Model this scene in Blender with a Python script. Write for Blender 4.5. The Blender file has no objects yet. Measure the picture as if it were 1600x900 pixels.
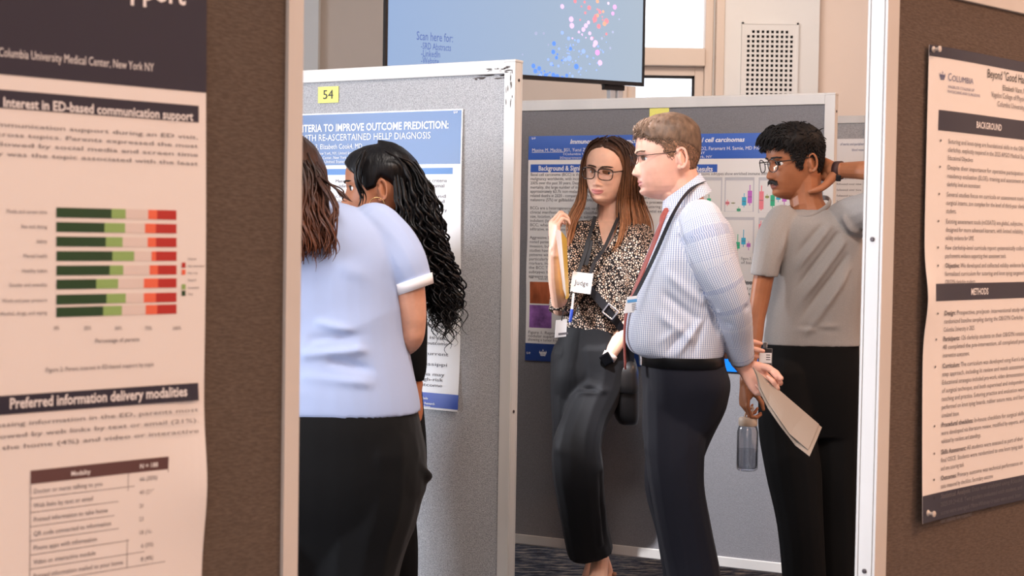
import bpy, math, random
import numpy as np
from mathutils import Vector, Matrix

random.seed(7)
RNG = np.random.RandomState(11)
SC = bpy.context.scene
COL = SC.collection

# ---------------------------------------------------------------- camera
FPX = 2400.0
CAM = Vector((0, 0, 1.33))
PITCH = math.atan(85 / 2400.0)
ROLL = 0.016
RC = (Matrix.Rotation(math.pi / 2 - PITCH, 3, 'X') @ Matrix.Rotation(ROLL, 3, 'Z'))


def ray(px, py):
    return (RC @ Vector(((px - 800) / FPX, -(py - 450) / FPX, -1.0)))


def P(px, py, d):
    """point of the room seen at a pixel of the photograph, d metres in front of the camera"""
    r = ray(px, py)
    return CAM + r * (d / r.y)


_RCI = np.array(RC.transposed())


def proj(co):
    """photograph pixel of room points (N x 3)"""
    q = (np.asarray(co) - np.array(CAM)) @ _RCI.T
    return 800 - FPX * q[:, 0] / q[:, 2], 450 + FPX * q[:, 1] / q[:, 2]


def on_plane(px, py, o, n):
    r = ray(px, py)
    return CAM + r * ((o - CAM).dot(n) / r.dot(n))


cam_data = bpy.data.cameras.new('camera')
cam_data.sensor_width = 36.0
cam_data.lens = FPX / 1600 * 36.0
cam_data.dof.use_dof = True
cam_data.dof.focus_distance = 4.75
cam_data.dof.aperture_fstop = 8.5
cam = bpy.data.objects.new('camera', cam_data)
COL.objects.link(cam)
cam.matrix_world = Matrix.Translation(CAM) @ RC.to_4x4()
SC.camera = cam

# ---------------------------------------------------------------- materials


def lin(c):
    def f(v):
        v = v / 255.0
        return v / 12.92 if v <= 0.04045 else ((v + 0.055) / 1.055) ** 2.4
    return (f(c[0]), f(c[1]), f(c[2]), 1.0)


def mat(name, rgb, rough=0.6, metal=0.0, spec=0.4, noise=None, bump=None, emit=None, sheen=0.0, sss=0.0):
    """noise=(scale, amount, stretch xyz)   bump=(scale, strength, distance, stretch xyz)"""
    m = bpy.data.materials.new(name)
    m.use_nodes = True
    nt = m.node_tree
    b = nt.nodes['Principled BSDF']
    b.inputs['Base Color'].default_value = lin(rgb)
    b.inputs['Roughness'].default_value = rough
    b.inputs['Metallic'].default_value = metal
    b.inputs['Specular IOR Level'].default_value = spec
    if sheen:
        b.inputs['Sheen Weight'].default_value = sheen
    if sss:
        b.inputs['Subsurface Weight'].default_value = sss
        b.inputs['Subsurface Radius'].default_value = (0.012, 0.004, 0.002)
        b.inputs['Subsurface Scale'].default_value = 0.6
    if emit:
        b.inputs['Emission Color'].default_value = lin(rgb)
        b.inputs['Emission Strength'].default_value = emit
    if noise or bump:
        tc = nt.nodes.new('ShaderNodeTexCoord')
    if noise:
        mp = nt.nodes.new('ShaderNodeMapping')
        mp.inputs['Scale'].default_value = noise[2] if len(noise) > 2 else (1, 1, 1)
        n = nt.nodes.new('ShaderNodeTexNoise')
        n.inputs['Scale'].default_value = noise[0]
        n.inputs['Detail'].default_value = 3
        mr = nt.nodes.new('ShaderNodeMapRange')
        mr.inputs['From Min'].default_value = 0.3
        mr.inputs['From Max'].default_value = 0.7
        mr.inputs['To Min'].default_value = 1 - noise[1]
        mr.inputs['To Max'].default_value = 1 + noise[1]
        mx = nt.nodes.new('ShaderNodeVectorMath')
        mx.operation = 'SCALE'
        mx.inputs[0].default_value = lin(rgb)[:3]
        nt.links.new(tc.outputs['Object'], mp.inputs['Vector'])
        nt.links.new(mp.outputs[0], n.inputs['Vector'])
        nt.links.new(n.outputs['Fac'], mr.inputs['Value'])
        nt.links.new(mr.outputs[0], mx.inputs['Scale'])
        nt.links.new(mx.outputs[0], b.inputs['Base Color'])
    if bump:
        mp2 = nt.nodes.new('ShaderNodeMapping')
        mp2.inputs['Scale'].default_value = bump[3] if len(bump) > 3 else (1, 1, 1)
        n2 = nt.nodes.new('ShaderNodeTexNoise')
        n2.inputs['Scale'].default_value = bump[0]
        n2.inputs['Detail'].default_value = 2
        bp = nt.nodes.new('ShaderNodeBump')
        bp.inputs['Strength'].default_value = bump[1]
        bp.inputs['Distance'].default_value = bump[2]
        nt.links.new(tc.outputs['Object'], mp2.inputs['Vector'])
        nt.links.new(mp2.outputs[0], n2.inputs['Vector'])
        nt.links.new(n2.outputs['Fac'], bp.inputs['Height'])
        nt.links.new(bp.outputs[0], b.inputs['Normal'])
    return m


def glass_mat(name, tint=(255, 255, 255), gloss=0.08, rough=0.02, edge=0.5):
    m = bpy.data.materials.new(name)
    m.use_nodes = True
    nt = m.node_tree
    nt.nodes.clear()
    o = nt.nodes.new('ShaderNodeOutputMaterial')
    t = nt.nodes.new('ShaderNodeBsdfTransparent')
    t.inputs[0].default_value = lin(tint)
    g = nt.nodes.new('ShaderNodeBsdfGlossy')
    g.inputs['Roughness'].default_value = rough
    fr = nt.nodes.new('ShaderNodeLayerWeight')
    fr.inputs['Blend'].default_value = 0.15
    ma = nt.nodes.new('ShaderNodeMath')
    ma.operation = 'MULTIPLY_ADD'
    ma.inputs[1].default_value = edge
    ma.inputs[2].default_value = gloss
    mx = nt.nodes.new('ShaderNodeMixShader')
    nt.links.new(fr.outputs['Fresnel'], ma.inputs[0])
    nt.links.new(ma.outputs[0], mx.inputs[0])
    nt.links.new(t.outputs[0], mx.inputs[1])
    nt.links.new(g.outputs[0], mx.inputs[2])
    nt.links.new(mx.outputs[0], o.inputs[0])
    return m


# ---------------------------------------------------------------- mesh building
ORIGIN = {}


class MB:
    def __init__(self):
        self.v = []
        self.f = []
        self.mi = []

    def add(self, verts, faces, mi=0):
        o = len(self.v)
        self.v.extend([tuple(p) for p in verts])
        self.f.extend([tuple(i + o for i in f) for f in faces])
        self.mi.extend([mi] * len(faces))
        return self

    def obox(self, c, ax, ay, az, mi=0):
        """box: centre + three half-axis vectors"""
        c, ax, ay, az = Vector(c), Vector(ax), Vector(ay), Vector(az)
        vs = [c + ax * i + ay * j + az * k for k in (-1, 1) for j in (-1, 1) for i in (-1, 1)]
        fs = [(0, 2, 3, 1), (4, 5, 7, 6), (0, 1, 5, 4), (2, 6, 7, 3), (0, 4, 6, 2), (1, 3, 7, 5)]
        if ax.cross(ay).dot(az) < 0:
            fs = [tuple(reversed(f)) for f in fs]
        return self.add(vs, fs, mi)

    def box(self, lo, hi, mi=0):
        lo, hi = Vector(lo), Vector(hi)
        h = (hi - lo) / 2
        return self.obox((lo + hi) / 2, (h.x, 0, 0), (0, h.y, 0), (0, 0, h.z), mi)

    def loft(self, rings, mi=0, cap0=True, cap1=True):
        n = len(rings[0])
        vs = [p for r in rings for p in r]
        fs = []
        for i in range(len(rings) - 1):
            a, b = i * n, (i + 1) * n
            for j in range(n):
                k = (j + 1) % n
                fs.append((a + j, a + k, b + k, b + j))
        if cap0:
            fs.append(tuple(range(n - 1, -1, -1)))
        if cap1:
            o = (len(rings) - 1) * n
            fs.append(tuple(range(o, o + n)))
        return self.add(vs, fs, mi)

    def tube(self, pts, n=14, sub=5, side=(1, 0, 0), round0=True, round1=True, inset=(0, 0), p=2.0, mi=0):
        """pts: (Vector, r) or (Vector, ra, rb); smooth path; ra along side"""
        rows = []
        for q in pts:
            rows.append([q[0][0], q[0][1], q[0][2], q[1], q[2] if len(q) > 2 else q[1]])
        S = spline(np.array(rows, float), sub) if len(rows) > 2 and sub > 1 else np.array(rows, float)
        C = S[:, :3]
        T = np.gradient(C, axis=0)
        T /= np.linalg.norm(T, axis=1)[:, None] + 1e-12
        rings = []
        sd = np.array(side, float)
        frames = []
        for i in range(len(C)):
            t = T[i]
            u = sd - t * sd.dot(t)
            if np.linalg.norm(u) < 1e-3:
                u = np.cross(t, [0.3, 0.9, 0.2])
            u /= np.linalg.norm(u)
            sd = u
            w = np.cross(t, u)
            frames.append((C[i], u, w, S[i, 3], S[i, 4], t))

        def ring(c, u, w, a, b):
            out = []
            for j in range(n):
                an = 2 * math.pi * j / n
                cs, sn = math.cos(an), math.sin(an)
                cs = math.copysign(abs(cs) ** (2 / p), cs)
                sn = math.copysign(abs(sn) ** (2 / p), sn)
                out.append(c + u * a * cs + w * b * sn)
            return out
        c, u, w, a, b, t = frames[0]
        if round0:
            for k in (80, 60, 40, 20):
                an = math.radians(k)
                rings.append(ring(c - t * min(a, b) * math.sin(an), u, w, a * math.cos(an), b * math.cos(an)))
        elif inset[0]:
            rings.append(ring(c + t * inset[0], u, w, a * .6, b * .6))
            rings.append(ring(c + t * inset[0], u, w, a * .79, b * .79))
            rings.append(ring(c, u, w, a * .81, b * .81))
        for (c, u, w, a, b, t) in frames:
            rings.append(ring(c, u, w, a, b))
        c, u, w, a, b, t = frames[-1]
        if round1:
            for k in (20, 40, 60, 80):
                an = math.radians(k)
                rings.append(ring(c + t * min(a, b) * math.sin(an), u, w, a * math.cos(an), b * math.cos(an)))
        elif inset[1]:
            rings.append(ring(c, u, w, a * .81, b * .81))
            rings.append(ring(c - t * inset[1], u, w, a * .79, b * .79))
            rings.append(ring(c - t * inset[1], u, w, a * .6, b * .6))
        return self.loft(rings, mi)

    def ball(self, c, r, n=16, m=10, sc=(1, 1, 1), mi=0, rot=None):
        c = Vector(c)
        rings = []
        for i in range(1, m):
            a = math.pi * i / m
            rg = []
            for j in range(n):
                b = 2 * math.pi * j / n
                q = Vector((math.sin(a) * math.cos(b) * sc[0], math.sin(a) * math.sin(b) * sc[1], -math.cos(a) * sc[2])) * r
                if rot:
                    q = rot @ q
                rg.append(c + q)
            rings.append(rg)
        return self.loft(rings, mi)

    def lathe(self, c, prof, n=24, mi=0, axis=None):
        """prof: (r, z) pairs bottom to top"""
        c = Vector(c)
        rings = [[c + (axis @ Vector((r * math.cos(2 * math.pi * j / n), r * math.sin(2 * math.pi * j / n), z)) if axis
                       else Vector((r * math.cos(2 * math.pi * j / n), r * math.sin(2 * math.pi * j / n), z)))
                  for j in range(n)] for r, z in prof]
        return self.loft(rings, mi)

    def xform(self, M, start=0):
        for i in range(start, len(self.v)):
            self.v[i] = tuple(M @ Vector(self.v[i]))
        return self


def spline(A, sub):
    """Catmull-Rom through the rows of A"""
    A = np.asarray(A, float)
    E = np.vstack([2 * A[0] - A[1], A, 2 * A[-1] - A[-2]])
    out = []
    for i in range(1, len(E) - 2):
        p0, p1, p2, p3 = E[i - 1], E[i], E[i + 1], E[i + 2]
        for k in range(sub):
            t = k / sub
            out.append(0.5 * ((2 * p1) + (-p0 + p2) * t + (2 * p0 - 5 * p1 + 4 * p2 - p3) * t * t + (-p0 + 3 * p1 - 3 * p2 + p3) * t ** 3))
    out.append(A[-1])
    return np.array(out)


def empty(name, loc):
    o = bpy.data.objects.new(name, None)
    o.empty_display_size = 0.1
    o.location = loc
    COL.objects.link(o)
    ORIGIN[o.name] = Vector(loc)
    return o


def tag(o, label=None, cat=None, group=None, kind=None):
    if label:
        o['label'] = label
    if cat:
        o['category'] = cat
    if group:
        o['group'] = group
    if kind:
        o['kind'] = kind
    return o


def obj(name, mb, mats, parent=None, smooth=False, loc=None, bevel=0.0, autosmooth=None):
    """link a mesh builder as ONE object; vertices are given in room coordinates"""
    me = bpy.data.meshes.new(name)
    if parent is not None:
        org = ORIGIN[parent.name]
    elif loc is not None:
        org = Vector(loc)
    else:
        V = np.array(mb.v)
        org = Vector(((V[:, 0].min() + V[:, 0].max()) / 2, (V[:, 1].min() + V[:, 1].max()) / 2, V[:, 2].min()))
    me.from_pydata([(p[0] - org.x, p[1] - org.y, p[2] - org.z) for p in mb.v], [], mb.f)
    if not isinstance(mats, (list, tuple)):
        mats = [mats]
    for m in mats:
        me.materials.append(m)
    me.polygons.foreach_set('material_index', mb.mi)
    if smooth:
        me.polygons.foreach_set('use_smooth', [True] * len(me.polygons))
    me.update()
    o = bpy.data.objects.new(name, me)
    COL.objects.link(o)
    if parent is not None:
        o.parent = parent
    else:
        o.location = org
    ORIGIN[o.name] = org
    if bevel:
        bv = o.modifiers.new('bevel', 'BEVEL')
        bv.width = bevel
        bv.segments = 2
        bv.limit_method = 'ANGLE'
    if autosmooth:
        me.polygons.foreach_set('use_smooth', [True] * len(me.polygons))
        try:
            me.set_sharp_from_angle(angle=math.radians(autosmooth))
        except Exception:
            pass
    return o


def vnoise(co, scale, seed=0):
    """value noise in [-1,1], numpy"""
    q = co * scale + seed * 17.31
    i = np.floor(q).astype(np.int64)
    f = q - i
    f = f * f * (3 - 2 * f)

    def h(a, b, c):
        n = (a * 374761393 + b * 668265263 + c * 2147483647 + seed * 974711) & 0x7fffffff
        n = ((n ^ (n >> 13)) * 1274126177) & 0x7fffffff
        n = n ^ (n >> 16)
        return (n & 0xffff) / 32767.5 - 1.0
    r = 0
    for dx in (0, 1):
        wx = f[:, 0] if dx else 1 - f[:, 0]
        for dy in (0, 1):
            wy = f[:, 1] if dy else 1 - f[:, 1]
            for dz in (0, 1):
                wz = f[:, 2] if dz else 1 - f[:, 2]
                r = r + wx * wy * wz * h(i[:, 0] + dx, i[:, 1] + dy, i[:, 2] + dz)
    return r


def seg_t(co, a, b):
    a, b = np.array(a), np.array(b)
    ab = b - a
    t = np.clip(((co - a) @ ab) / (ab @ ab), 0, 1)
    d = np.linalg.norm(co - (a + t[:, None] * ab), axis=1)
    return t, d


def folds(lines):
    """cloth folds: (A, B, width, height) ridges, negative height = crease"""
    def fn(co, no):
        d = np.zeros(len(co))
        for A, B, w, h in lines:
            t, q = seg_t(co, A, B)
            d += 1.8 * h * np.exp(-(q / w) ** 2) * np.sin(np.pi * np.clip(t * .8 + .1, 0, 1)) ** .5
        return d
    return fn


def skin_mesh(name, mb, mats, parent=None, voxel=0.004, smooth=3, disp=None, loc=None, attrs=None, cut=None):
    """fuse the builder's overlapping volumes into ONE continuous surface"""
    me = bpy.data.meshes.new('tmp')
    me.from_pydata(mb.v, [], mb.f)
    t = bpy.data.objects.new('tmp', me)
    COL.objects.link(t)
    r = t.modifiers.new('r', 'REMESH')
    r.mode = 'VOXEL'
    r.voxel_size = voxel
    r.adaptivity = 0
    if smooth:
        s = t.modifiers.new('s', 'SMOOTH')
        s.factor = 0.5
        s.iterations = smooth
    dg = bpy.context.evaluated_depsgraph_get()
    ev = t.evaluated_get(dg)
    m2 = bpy.data.meshes.new_from_object(ev, depsgraph=dg)
    COL.objects.unlink(t)
    bpy.data.objects.remove(t)
    n = len(m2.vertices)
    co = np.empty(n * 3, np.float32)
    m2.vertices.foreach_get('co', co)
    co = co.reshape(-1, 3).astype(np.float64)
    if disp:
        no = np.empty(n * 3, np.float32)
        m2.vertex_normals.foreach_get('vector', no)
        no = no.reshape(-1, 3).astype(np.float64)
        co = co + no * disp(co, no)[:, None]
    if parent is not None:
        org = ORIGIN[parent.name]
    else:
        org = Vector(loc)
    if attrs:
        for an, fn in attrs.items():
            val = np.asarray(fn(co), np.float32)
            if val.ndim == 1:
                at = m2.attributes.new(an, 'FLOAT', 'POINT')
                at.data.foreach_set('value', val)
            else:
                at = m2.attributes.new(an, 'FLOAT_VECTOR', 'POINT')
                at.data.foreach_set('vector', val.ravel())
    lc = co - np.array(org)
    m2.vertices.foreach_set('co', lc.astype(np.float32).ravel())
    m2.name = name
    m2.materials.clear()
    for m in (mats if isinstance(mats, (list, tuple)) else [mats]):
        m2.materials.append(m)
    m2.polygons.foreach_set('material_index', [0] * len(m2.polygons))
    if cut is not None:
        import bmesh
        kill = cut(co)
        bm = bmesh.new()
        bm.from_mesh(m2)
        bm.verts.ensure_lookup_table()
        bmesh.ops.delete(bm, geom=[bm.verts[i] for i in np.nonzero(kill)[0]], context='VERTS')
        bm.to_mesh(m2)
        bm.free()
    m2.polygons.foreach_set('use_smooth', [True] * len(m2.polygons))
    m2.update()
    o = bpy.data.objects.new(name, m2)
    COL.objects.link(o)
    if parent is not None:
        o.parent = parent
    else:
        o.location = org
    ORIGIN[o.name] = org
    return o


# ---------------------------------------------------------------- lettering
_txt_cache = {}


def text_geo(s, bold=False, italic=False):
    key = (s, bold, italic)
    if key in _txt_cache:
        return _txt_cache[key]
    cu = bpy.data.curves.new('t', 'FONT')
    cu.body = s
    cu.size = 1.0
    cu.resolution_u = 2
    if bold:
        cu.offset = 0.022
    if italic:
        cu.shear = 0.25
    t = bpy.data.objects.new('t', cu)
    COL.objects.link(t)
    dg = bpy.context.evaluated_depsgraph_get()
    me = bpy.data.meshes.new_from_object(t.evaluated_get(dg), depsgraph=dg)
    V = np.array([v.co[:] for v in me.vertices]) if len(me.vertices) else np.zeros((0, 3))
    F = [tuple(p.vertices) for p in me.polygons]
    bpy.data.meshes.remove(me)
    COL.objects.unlink(t)
    bpy.data.objects.remove(t)
    bpy.data.curves.remove(cu)
    V = V / 0.70            # capitals about 1 high
    _txt_cache[key] = (V, F)
    return V, F


class Sheet:
    """a flat printed thing: u to the right, v down, h out of the surface (metres)"""

    def __init__(self, root, O, U, N, wave=None):
        self.root, self.O, self.U, self.N = root, Vector(O), Vector(U).normalized(), Vector(N).normalized()
        self.V = self.U.cross(self.N).normalized()
        if self.V.z > 0:
            self.V = -self.V
        self.wave = wave

    def pt(self, u, v, h=0.0):
        if self.wave:
            h = h + self.wave(u, v)
        return self.O + self.U * u + self.V * v + self.N * h

    def uv(self, px, py):
        q = on_plane(px, py, self.O, self.N) - self.O
        return q.dot(self.U), q.dot(self.V)

    def rect(self, mb, u0, v0, u1, v1, h, mi=0, step=0.012, thick=0.0):
        nu = max(1, int(abs(u1 - u0) / step)) if self.wave else 1
        nv = max(1, int(abs(v1 - v0) / step)) if self.wave else 1
        pts, fs = [], []
        for j in range(nv + 1):
            for i in range(nu + 1):
                pts.append(self.pt(u0 + (u1 - u0) * i / nu, v0 + (v1 - v0) * j / nv, h))
        w = nu + 1
        for j in range(nv):
            for i in range(nu):
                a = j * w + i
                fs.append((a, a + w, a + w + 1, a + 1))
        if thick:
            n0 = len(pts)
            pts += [p - self.N * thick for p in pts]
            fs += [tuple(n0 + k for k in reversed(f)) for f in fs[:]]
            edge = [i for i in range(nu + 1)] + [j * w + nu for j in range(1, nv + 1)] + \
                   [nv * w + i for i in range(nu - 1, -1, -1)] + [j * w for j in range(nv - 1, 0, -1)]
            for k in range(len(edge)):
                a, b = edge[k], edge[(k + 1) % len(edge)]
                fs.append((a, b, b + n0, a + n0))
        mb.add(pts, fs, mi)

    def prect(self, mb, x0, y0, x1, y1, h, mi=0, **k):
        """rectangle from the pixels of its top-left and bottom-right corners"""
        u0, v0 = self.uv(x0, y0)
        u1, v1 = self.uv(x1, y1)
        self.rect(mb, u0, v0, u1, v1, h, mi, **k)

    def disc(self, mb, u, v, ru, rv, h, mi=0, n=16):
        mb.add([self.pt(u + ru * math.cos(6.2832 * k / n), v - rv * math.sin(6.2832 * k / n), h) for k in range(n)], [tuple(range(n))], mi)

    def text(self, mb, s, u, v, size, width=None, h=0.0016, bold=False, italic=False, align='L', mi=0, maxw=None, squeeze=1.0):
        """baseline at v; size = capital height; width = run length to fit"""
        V, F = text_geo(s, bold, italic)
        if not len(V):
            return
        w0 = V[:, 0].max()
        sx = size * 0.92 * squeeze
        if width:
            sx = width / w0
        if maxw and sx * w0 > maxw:
            sx = maxw / w0
        off = 0 if align == 'L' else (-w0 * sx if align == 'R' else -w0 * sx / 2)
        mb.add([self.pt(u + off + p[0] * sx, v - p[1] * size, h) for p in V], F, mi)

    def ptext(self, mb, s, x0, x1, y, hpx_m, **k):
        """lettering running from pixel x0 to x1 on baseline y"""
        u0, v0 = self.uv(x0, y)
        u1, v1 = self.uv(x1, y)
        self.text(mb, s, u0, self.uv((x0 + x1) / 2, y)[1], hpx_m, width=u1 - u0, **k)

    def para(self, mb, lines, u0, u1, v, size, lead, h=0.0016, last_natural=True, mi=0, bold0=None, squeeze=0.95):
        for i, ln in enumerate(lines):
            V, F = text_geo(ln)
            full = not (last_natural and i == len(lines) - 1)
            self.text(mb, ln, u0, v + i * lead, size, width=(u1 - u0) if full else None, maxw=(u1 - u0), h=h, mi=mi, squeeze=squeeze)
            if bold0 and i == 0:
                wfull = V[:, 0].max()
                Vb, _ = text_geo(bold0)
                sc = (u1 - u0) / wfull if full else min(size * .92 * squeeze, (u1 - u0) / wfull)
                self.text(mb, bold0, u0, v, size, width=Vb[:, 0].max() * sc, h=h + .0002, bold=True, mi=mi)
        return v + len(lines) * lead

# ================================================================ materials of the place
M = {}
M['alu'] = mat('brushed_aluminium_frame', (208, 205, 200), rough=0.42, metal=0.0, spec=0.5, noise=(9, .05, (1, 1, .3)))
M['dark_gap'] = mat('dark_groove', (40, 38, 38), rough=0.8)
M['screw'] = mat('screw_steel', (70, 60, 60), rough=0.4, metal=0.6)
M['paper'] = mat('poster_paper', (238, 236, 234), rough=0.38, spec=0.4)
M['ink'] = mat('black_ink', (38, 36, 40), rough=0.5)
M['ink_grey'] = mat('grey_ink', (105, 102, 108), rough=0.5)
M['ink_pale'] = mat('pale_ink', (168, 172, 190), rough=0.5)
M['white_ink'] = mat('white_ink', (240, 240, 242), rough=0.45)
M['navy'] = mat('navy_ink', (36, 36, 56), rough=0.3, spec=0.5)
M['columbia'] = mat('slate_blue_ink', (92, 100, 140), rough=0.4)
M['blue54'] = mat('mid_blue_ink', (32, 82, 138), rough=0.25, spec=0.6, noise=(1.6, .10))
M['blue54b'] = mat('blue_strip_ink', (60, 116, 178), rough=0.3)
M['royal'] = mat('royal_blue_ink', (50, 78, 172), rough=0.3)
M['blueC'] = mat('title_blue_ink', (58, 100, 190), rough=0.3)
M['blueCd'] = mat('footer_blue_ink', (36, 66, 132), rough=0.3)
M['sky_blue'] = mat('bright_blue_ink', (20, 120, 235), rough=0.3)
M['green_d'] = mat('dark_green_ink', (34, 72, 40), rough=0.4)
M['green_l'] = mat('light_green_ink', (146, 186, 112), rough=0.4)
M['orange'] = mat('coral_ink', (238, 112, 82), rough=0.4)
M['red'] = mat('red_ink', (186, 48, 42), rough=0.4)
M['brown'] = mat('brown_ink', (98, 70, 70), rough=0.4)
M['yellow'] = mat('yellow_card', (238, 232, 120), rough=0.6)
M['wall_white'] = mat('white_wall_paint', (226, 226, 224), rough=0.7, noise=(2, .02))
M['wall_pink'] = mat('warm_cream_wall_paint', (232, 214, 200), rough=0.7, noise=(2, .02))
M['wall_beige'] = mat('beige_wall_paint', (206, 192, 180), rough=0.7, noise=(2, .03))
M['win_frame'] = mat('cream_window_frame', (216, 200, 186), rough=0.5)
M['ceiling'] = mat('ceiling_paint', (225, 222, 216), rough=0.8)
M['black_plastic'] = mat('black_plastic', (26, 26, 30), rough=0.35)
M['glass'] = glass_mat('window_glass', gloss=0.03)


def fabric(name, rgb, rib=(1, 1, 1), amt=.16, scale=420.0, bstr=.5):
    return mat(name, rgb, rough=0.95, spec=0.1, noise=(scale, amt, rib), bump=(scale, bstr, .002, rib), sheen=.1)


M['fab_near'] = fabric('charcoal_ribbed_fabric', (98, 87, 78), (.35, .35, 1.6), .22, 260, .7)
M['fab_right'] = fabric('charcoal_ribbed_fabric_right', (98, 85, 76), (.3, .3, 1.5), .22, 240, .7)
M['fab_54'] = fabric('light_grey_woven_fabric', (170, 170, 171), (1, 1, 1), .34, 330, .8)
M['fab_c'] = fabric('charcoal_woven_fabric', (128, 127, 130), (1, 1, 1), .16, 330, .5)


def carpet():
    m = bpy.data.materials.new('blue_grey_streaked_carpet')
    m.use_nodes = True
    nt = m.node_tree
    b = nt.nodes['Principled BSDF']
    b.inputs['Roughness'].default_value = .95
    b.inputs['Specular IOR Level'].default_value = .1
    tc = nt.nodes.new('ShaderNodeTexCoord')
    mp = nt.nodes.new('ShaderNodeMapping')
    mp.inputs['Scale'].default_value = (7, 26, 1)
    mp.inputs['Rotation'].default_value = (0, 0, .2)
    n = nt.nodes.new('ShaderNodeTexNoise')
    n.inputs['Scale'].default_value = 1.6
    n.inputs['Detail'].default_value = 6
    n.inputs['Roughness'].default_value = .7
    cr = nt.nodes.new('ShaderNodeValToRGB')
    e = cr.color_ramp.elements
    e[0].position = .38
    e[0].color = lin((34, 38, 48))
    e[1].position = .66
    e[1].color = lin((170, 168, 160))
    k = e.new(.5)
    k.color = lin((66, 78, 98))
    nt.links.new(tc.outputs['Object'], mp.inputs[0])
    nt.links.new(mp.outputs[0], n.inputs['Vector'])
    nt.links.new(n.outputs['Fac'], cr.inputs[0])
    nt.links.new(cr.outputs[0], b.inputs['Base Color'])
    bp = nt.nodes.new('ShaderNodeBump')
    bp.inputs['Distance'].default_value = .004
    n2 = nt.nodes.new('ShaderNodeTexNoise')
    n2.inputs['Scale'].default_value = 300
    nt.links.new(tc.outputs['Object'], n2.inputs['Vector'])
    nt.links.new(n2.outputs['Fac'], bp.inputs['Height'])
    nt.links.new(bp.outputs[0], b.inputs['Normal'])
    return m


# ================================================================ room shell
XL, XR, YF, YB, ZC = -4.6, 4.6, -2.6, 9.5, 3.3


def struct(name, mb, m, **k):
    return tag(obj(name, mb, m, **k), kind='structure')


struct('floor', MB().box((XL, YF, -.05), (XR, YB, 0)), carpet())
struct('ceiling', MB().box((XL - .2, YF - .2, ZC), (XR + .2, YB + .2, ZC + .1)), M['ceiling'])
struct('wall_front', MB().box((XL, YF - .15, 0), (XR, YF, ZC)), M['wall_pink'])
struct('wall_right', MB().box((XR, YF, 0), (XR + .15, YB, ZC)), M['wall_pink'])
# left wall with a long band of windows
WL = (-2.2, 3.7, .55, 2.75)       # y0 y1 z0 z1
mb = MB().box((XL - .2, YF, 0), (XL, YB, WL[2])).box((XL - .2, YF, WL[3]), (XL, YB, ZC))
mb.box((XL - .2, YF, WL[2]), (XL, WL[0], WL[3])).box((XL - .2, WL[1], WL[2]), (XL, YB, WL[3]))
struct('wall_left', mb, M['wall_white'])
mb = MB()
for i in range(5):
    y = WL[0] + (WL[1] - WL[0]) * i / 4
    mb.box((XL - .12, y - .03, WL[2]), (XL - .05, y + .03, WL[3]))
mb.box((XL - .12, WL[0], WL[2]), (XL - .05, WL[1], WL[2] + .05)).box((XL - .12, WL[0], WL[3] - .05), (XL - .05, WL[1], WL[3]))
struct('window_3', mb, M['win_frame'])


def bx(px):          # x on the back wall seen at a pixel column
    return P(px, 100, YB).x


def bz(py, px=1100):
    return P(px, py, YB).z


W1 = (bx(968), bx(1113), 1.05, 3.05)
W2 = (bx(1490), bx(1720), 1.05, 3.05)
# back wall: pieces of different paint around two real openings
T = .18
mb = MB().box((bx(500), YB, 0), (W1[0], YB + T, ZC))
mb.box((W1[0], YB, 0), (W1[1], YB + T, W1[2])).box((W1[0], YB, W1[3]), (W1[1], YB + T, ZC))
struct('wall_back', mb, M['wall_beige'])
struct('wall_back_left', MB().box((XL, YB, 0), (bx(500), YB + T, ZC)).box((bx(500) - .35, YB - .10, 0), (bx(500), YB, ZC)), M['wall_white'])
mb = MB().box((bx(1276), YB, 0), (W2[0], YB + T, ZC)).box((W2[1], YB, 0), (XR, YB + T, ZC))
mb.box((W2[0], YB, 0), (W2[1], YB + T, W2[2])).box((W2[0], YB, W2[3]), (W2[1], YB + T, ZC))
struct('wall_back_right', mb, M['wall_pink'])
# the white pier that carries the air grille, slightly proud of the wall
mb = MB().box((bx(1127), YB - .06, 0), (bx(1276), YB + T, ZC)).box((W1[1], YB, 0), (bx(1127), YB + T, ZC))
struct('wall_pier', mb, M['wall_white'])
struct('trim_1', MB().box((bx(1116), YB - .075, 0), (bx(1129), YB - .0, ZC)), M['win_frame'], bevel=.004)


def window(name, W, z_mid, sash=True, bars=0):
    x0, x1, z0, z1 = W
    y0, y1 = YB - .02, YB + .10
    f = .05
    mb = MB().box((x0, y0, z0), (x0 + f, y1, z1)).box((x1 - f, y0, z0), (x1, y1, z1))
    mb.box((x0 + f, y0, z0), (x1 - f, y1, z0 + f)).box((x0 + f, y0, z1 - f), (x1 - f, y1, z1))
    mb.box((x0 + f, y0 - .03, z_mid - .055), (x1 - f, y1, z_mid + .055))
    for i in range(bars):
        xx = x0 + (x1 - x0) * (i + 1) / (bars + 1)
        mb.box((xx - .012, y0 + .02, z0 + f), (xx + .012, y1 - .03, z1 - f))
    w = struct(name, mb, M['win_frame'], bevel=.006)
    if sash:
        s = MB()
        a, b, c, d = x0 + f, x1 - f, z0 + f, z_mid - .055
        g = .055
        s.box((a, y0 + .03, c), (a + g, y1 - .03, d)).box((b - g, y0 + .03, c), (b, y1 - .03, d))
        s.box((a + g, y0 + .03, d - g), (b - g, y1 - .03, d)).box((a + g, y0 + .03, c), (b - g, y1 - .03, c + g))
        obj('window_sash', s, M['win_frame'], w, bevel=.004)
        k = MB()
        k.box((b - g - .014, y0 + .045, c + g), (b - g, y1 - .04, d - g)).box((a + g, y0 + .045, d - g - .014), (b - g, y1 - .04, d - g))
        obj('window_gasket', k, M['dark_gap'], w)
    obj('window_pane', MB().box((x0 + f, YB + .05, z0 + f), (x1 - f, YB + .056, z1 - f)), M['glass'], w)
    return w


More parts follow.
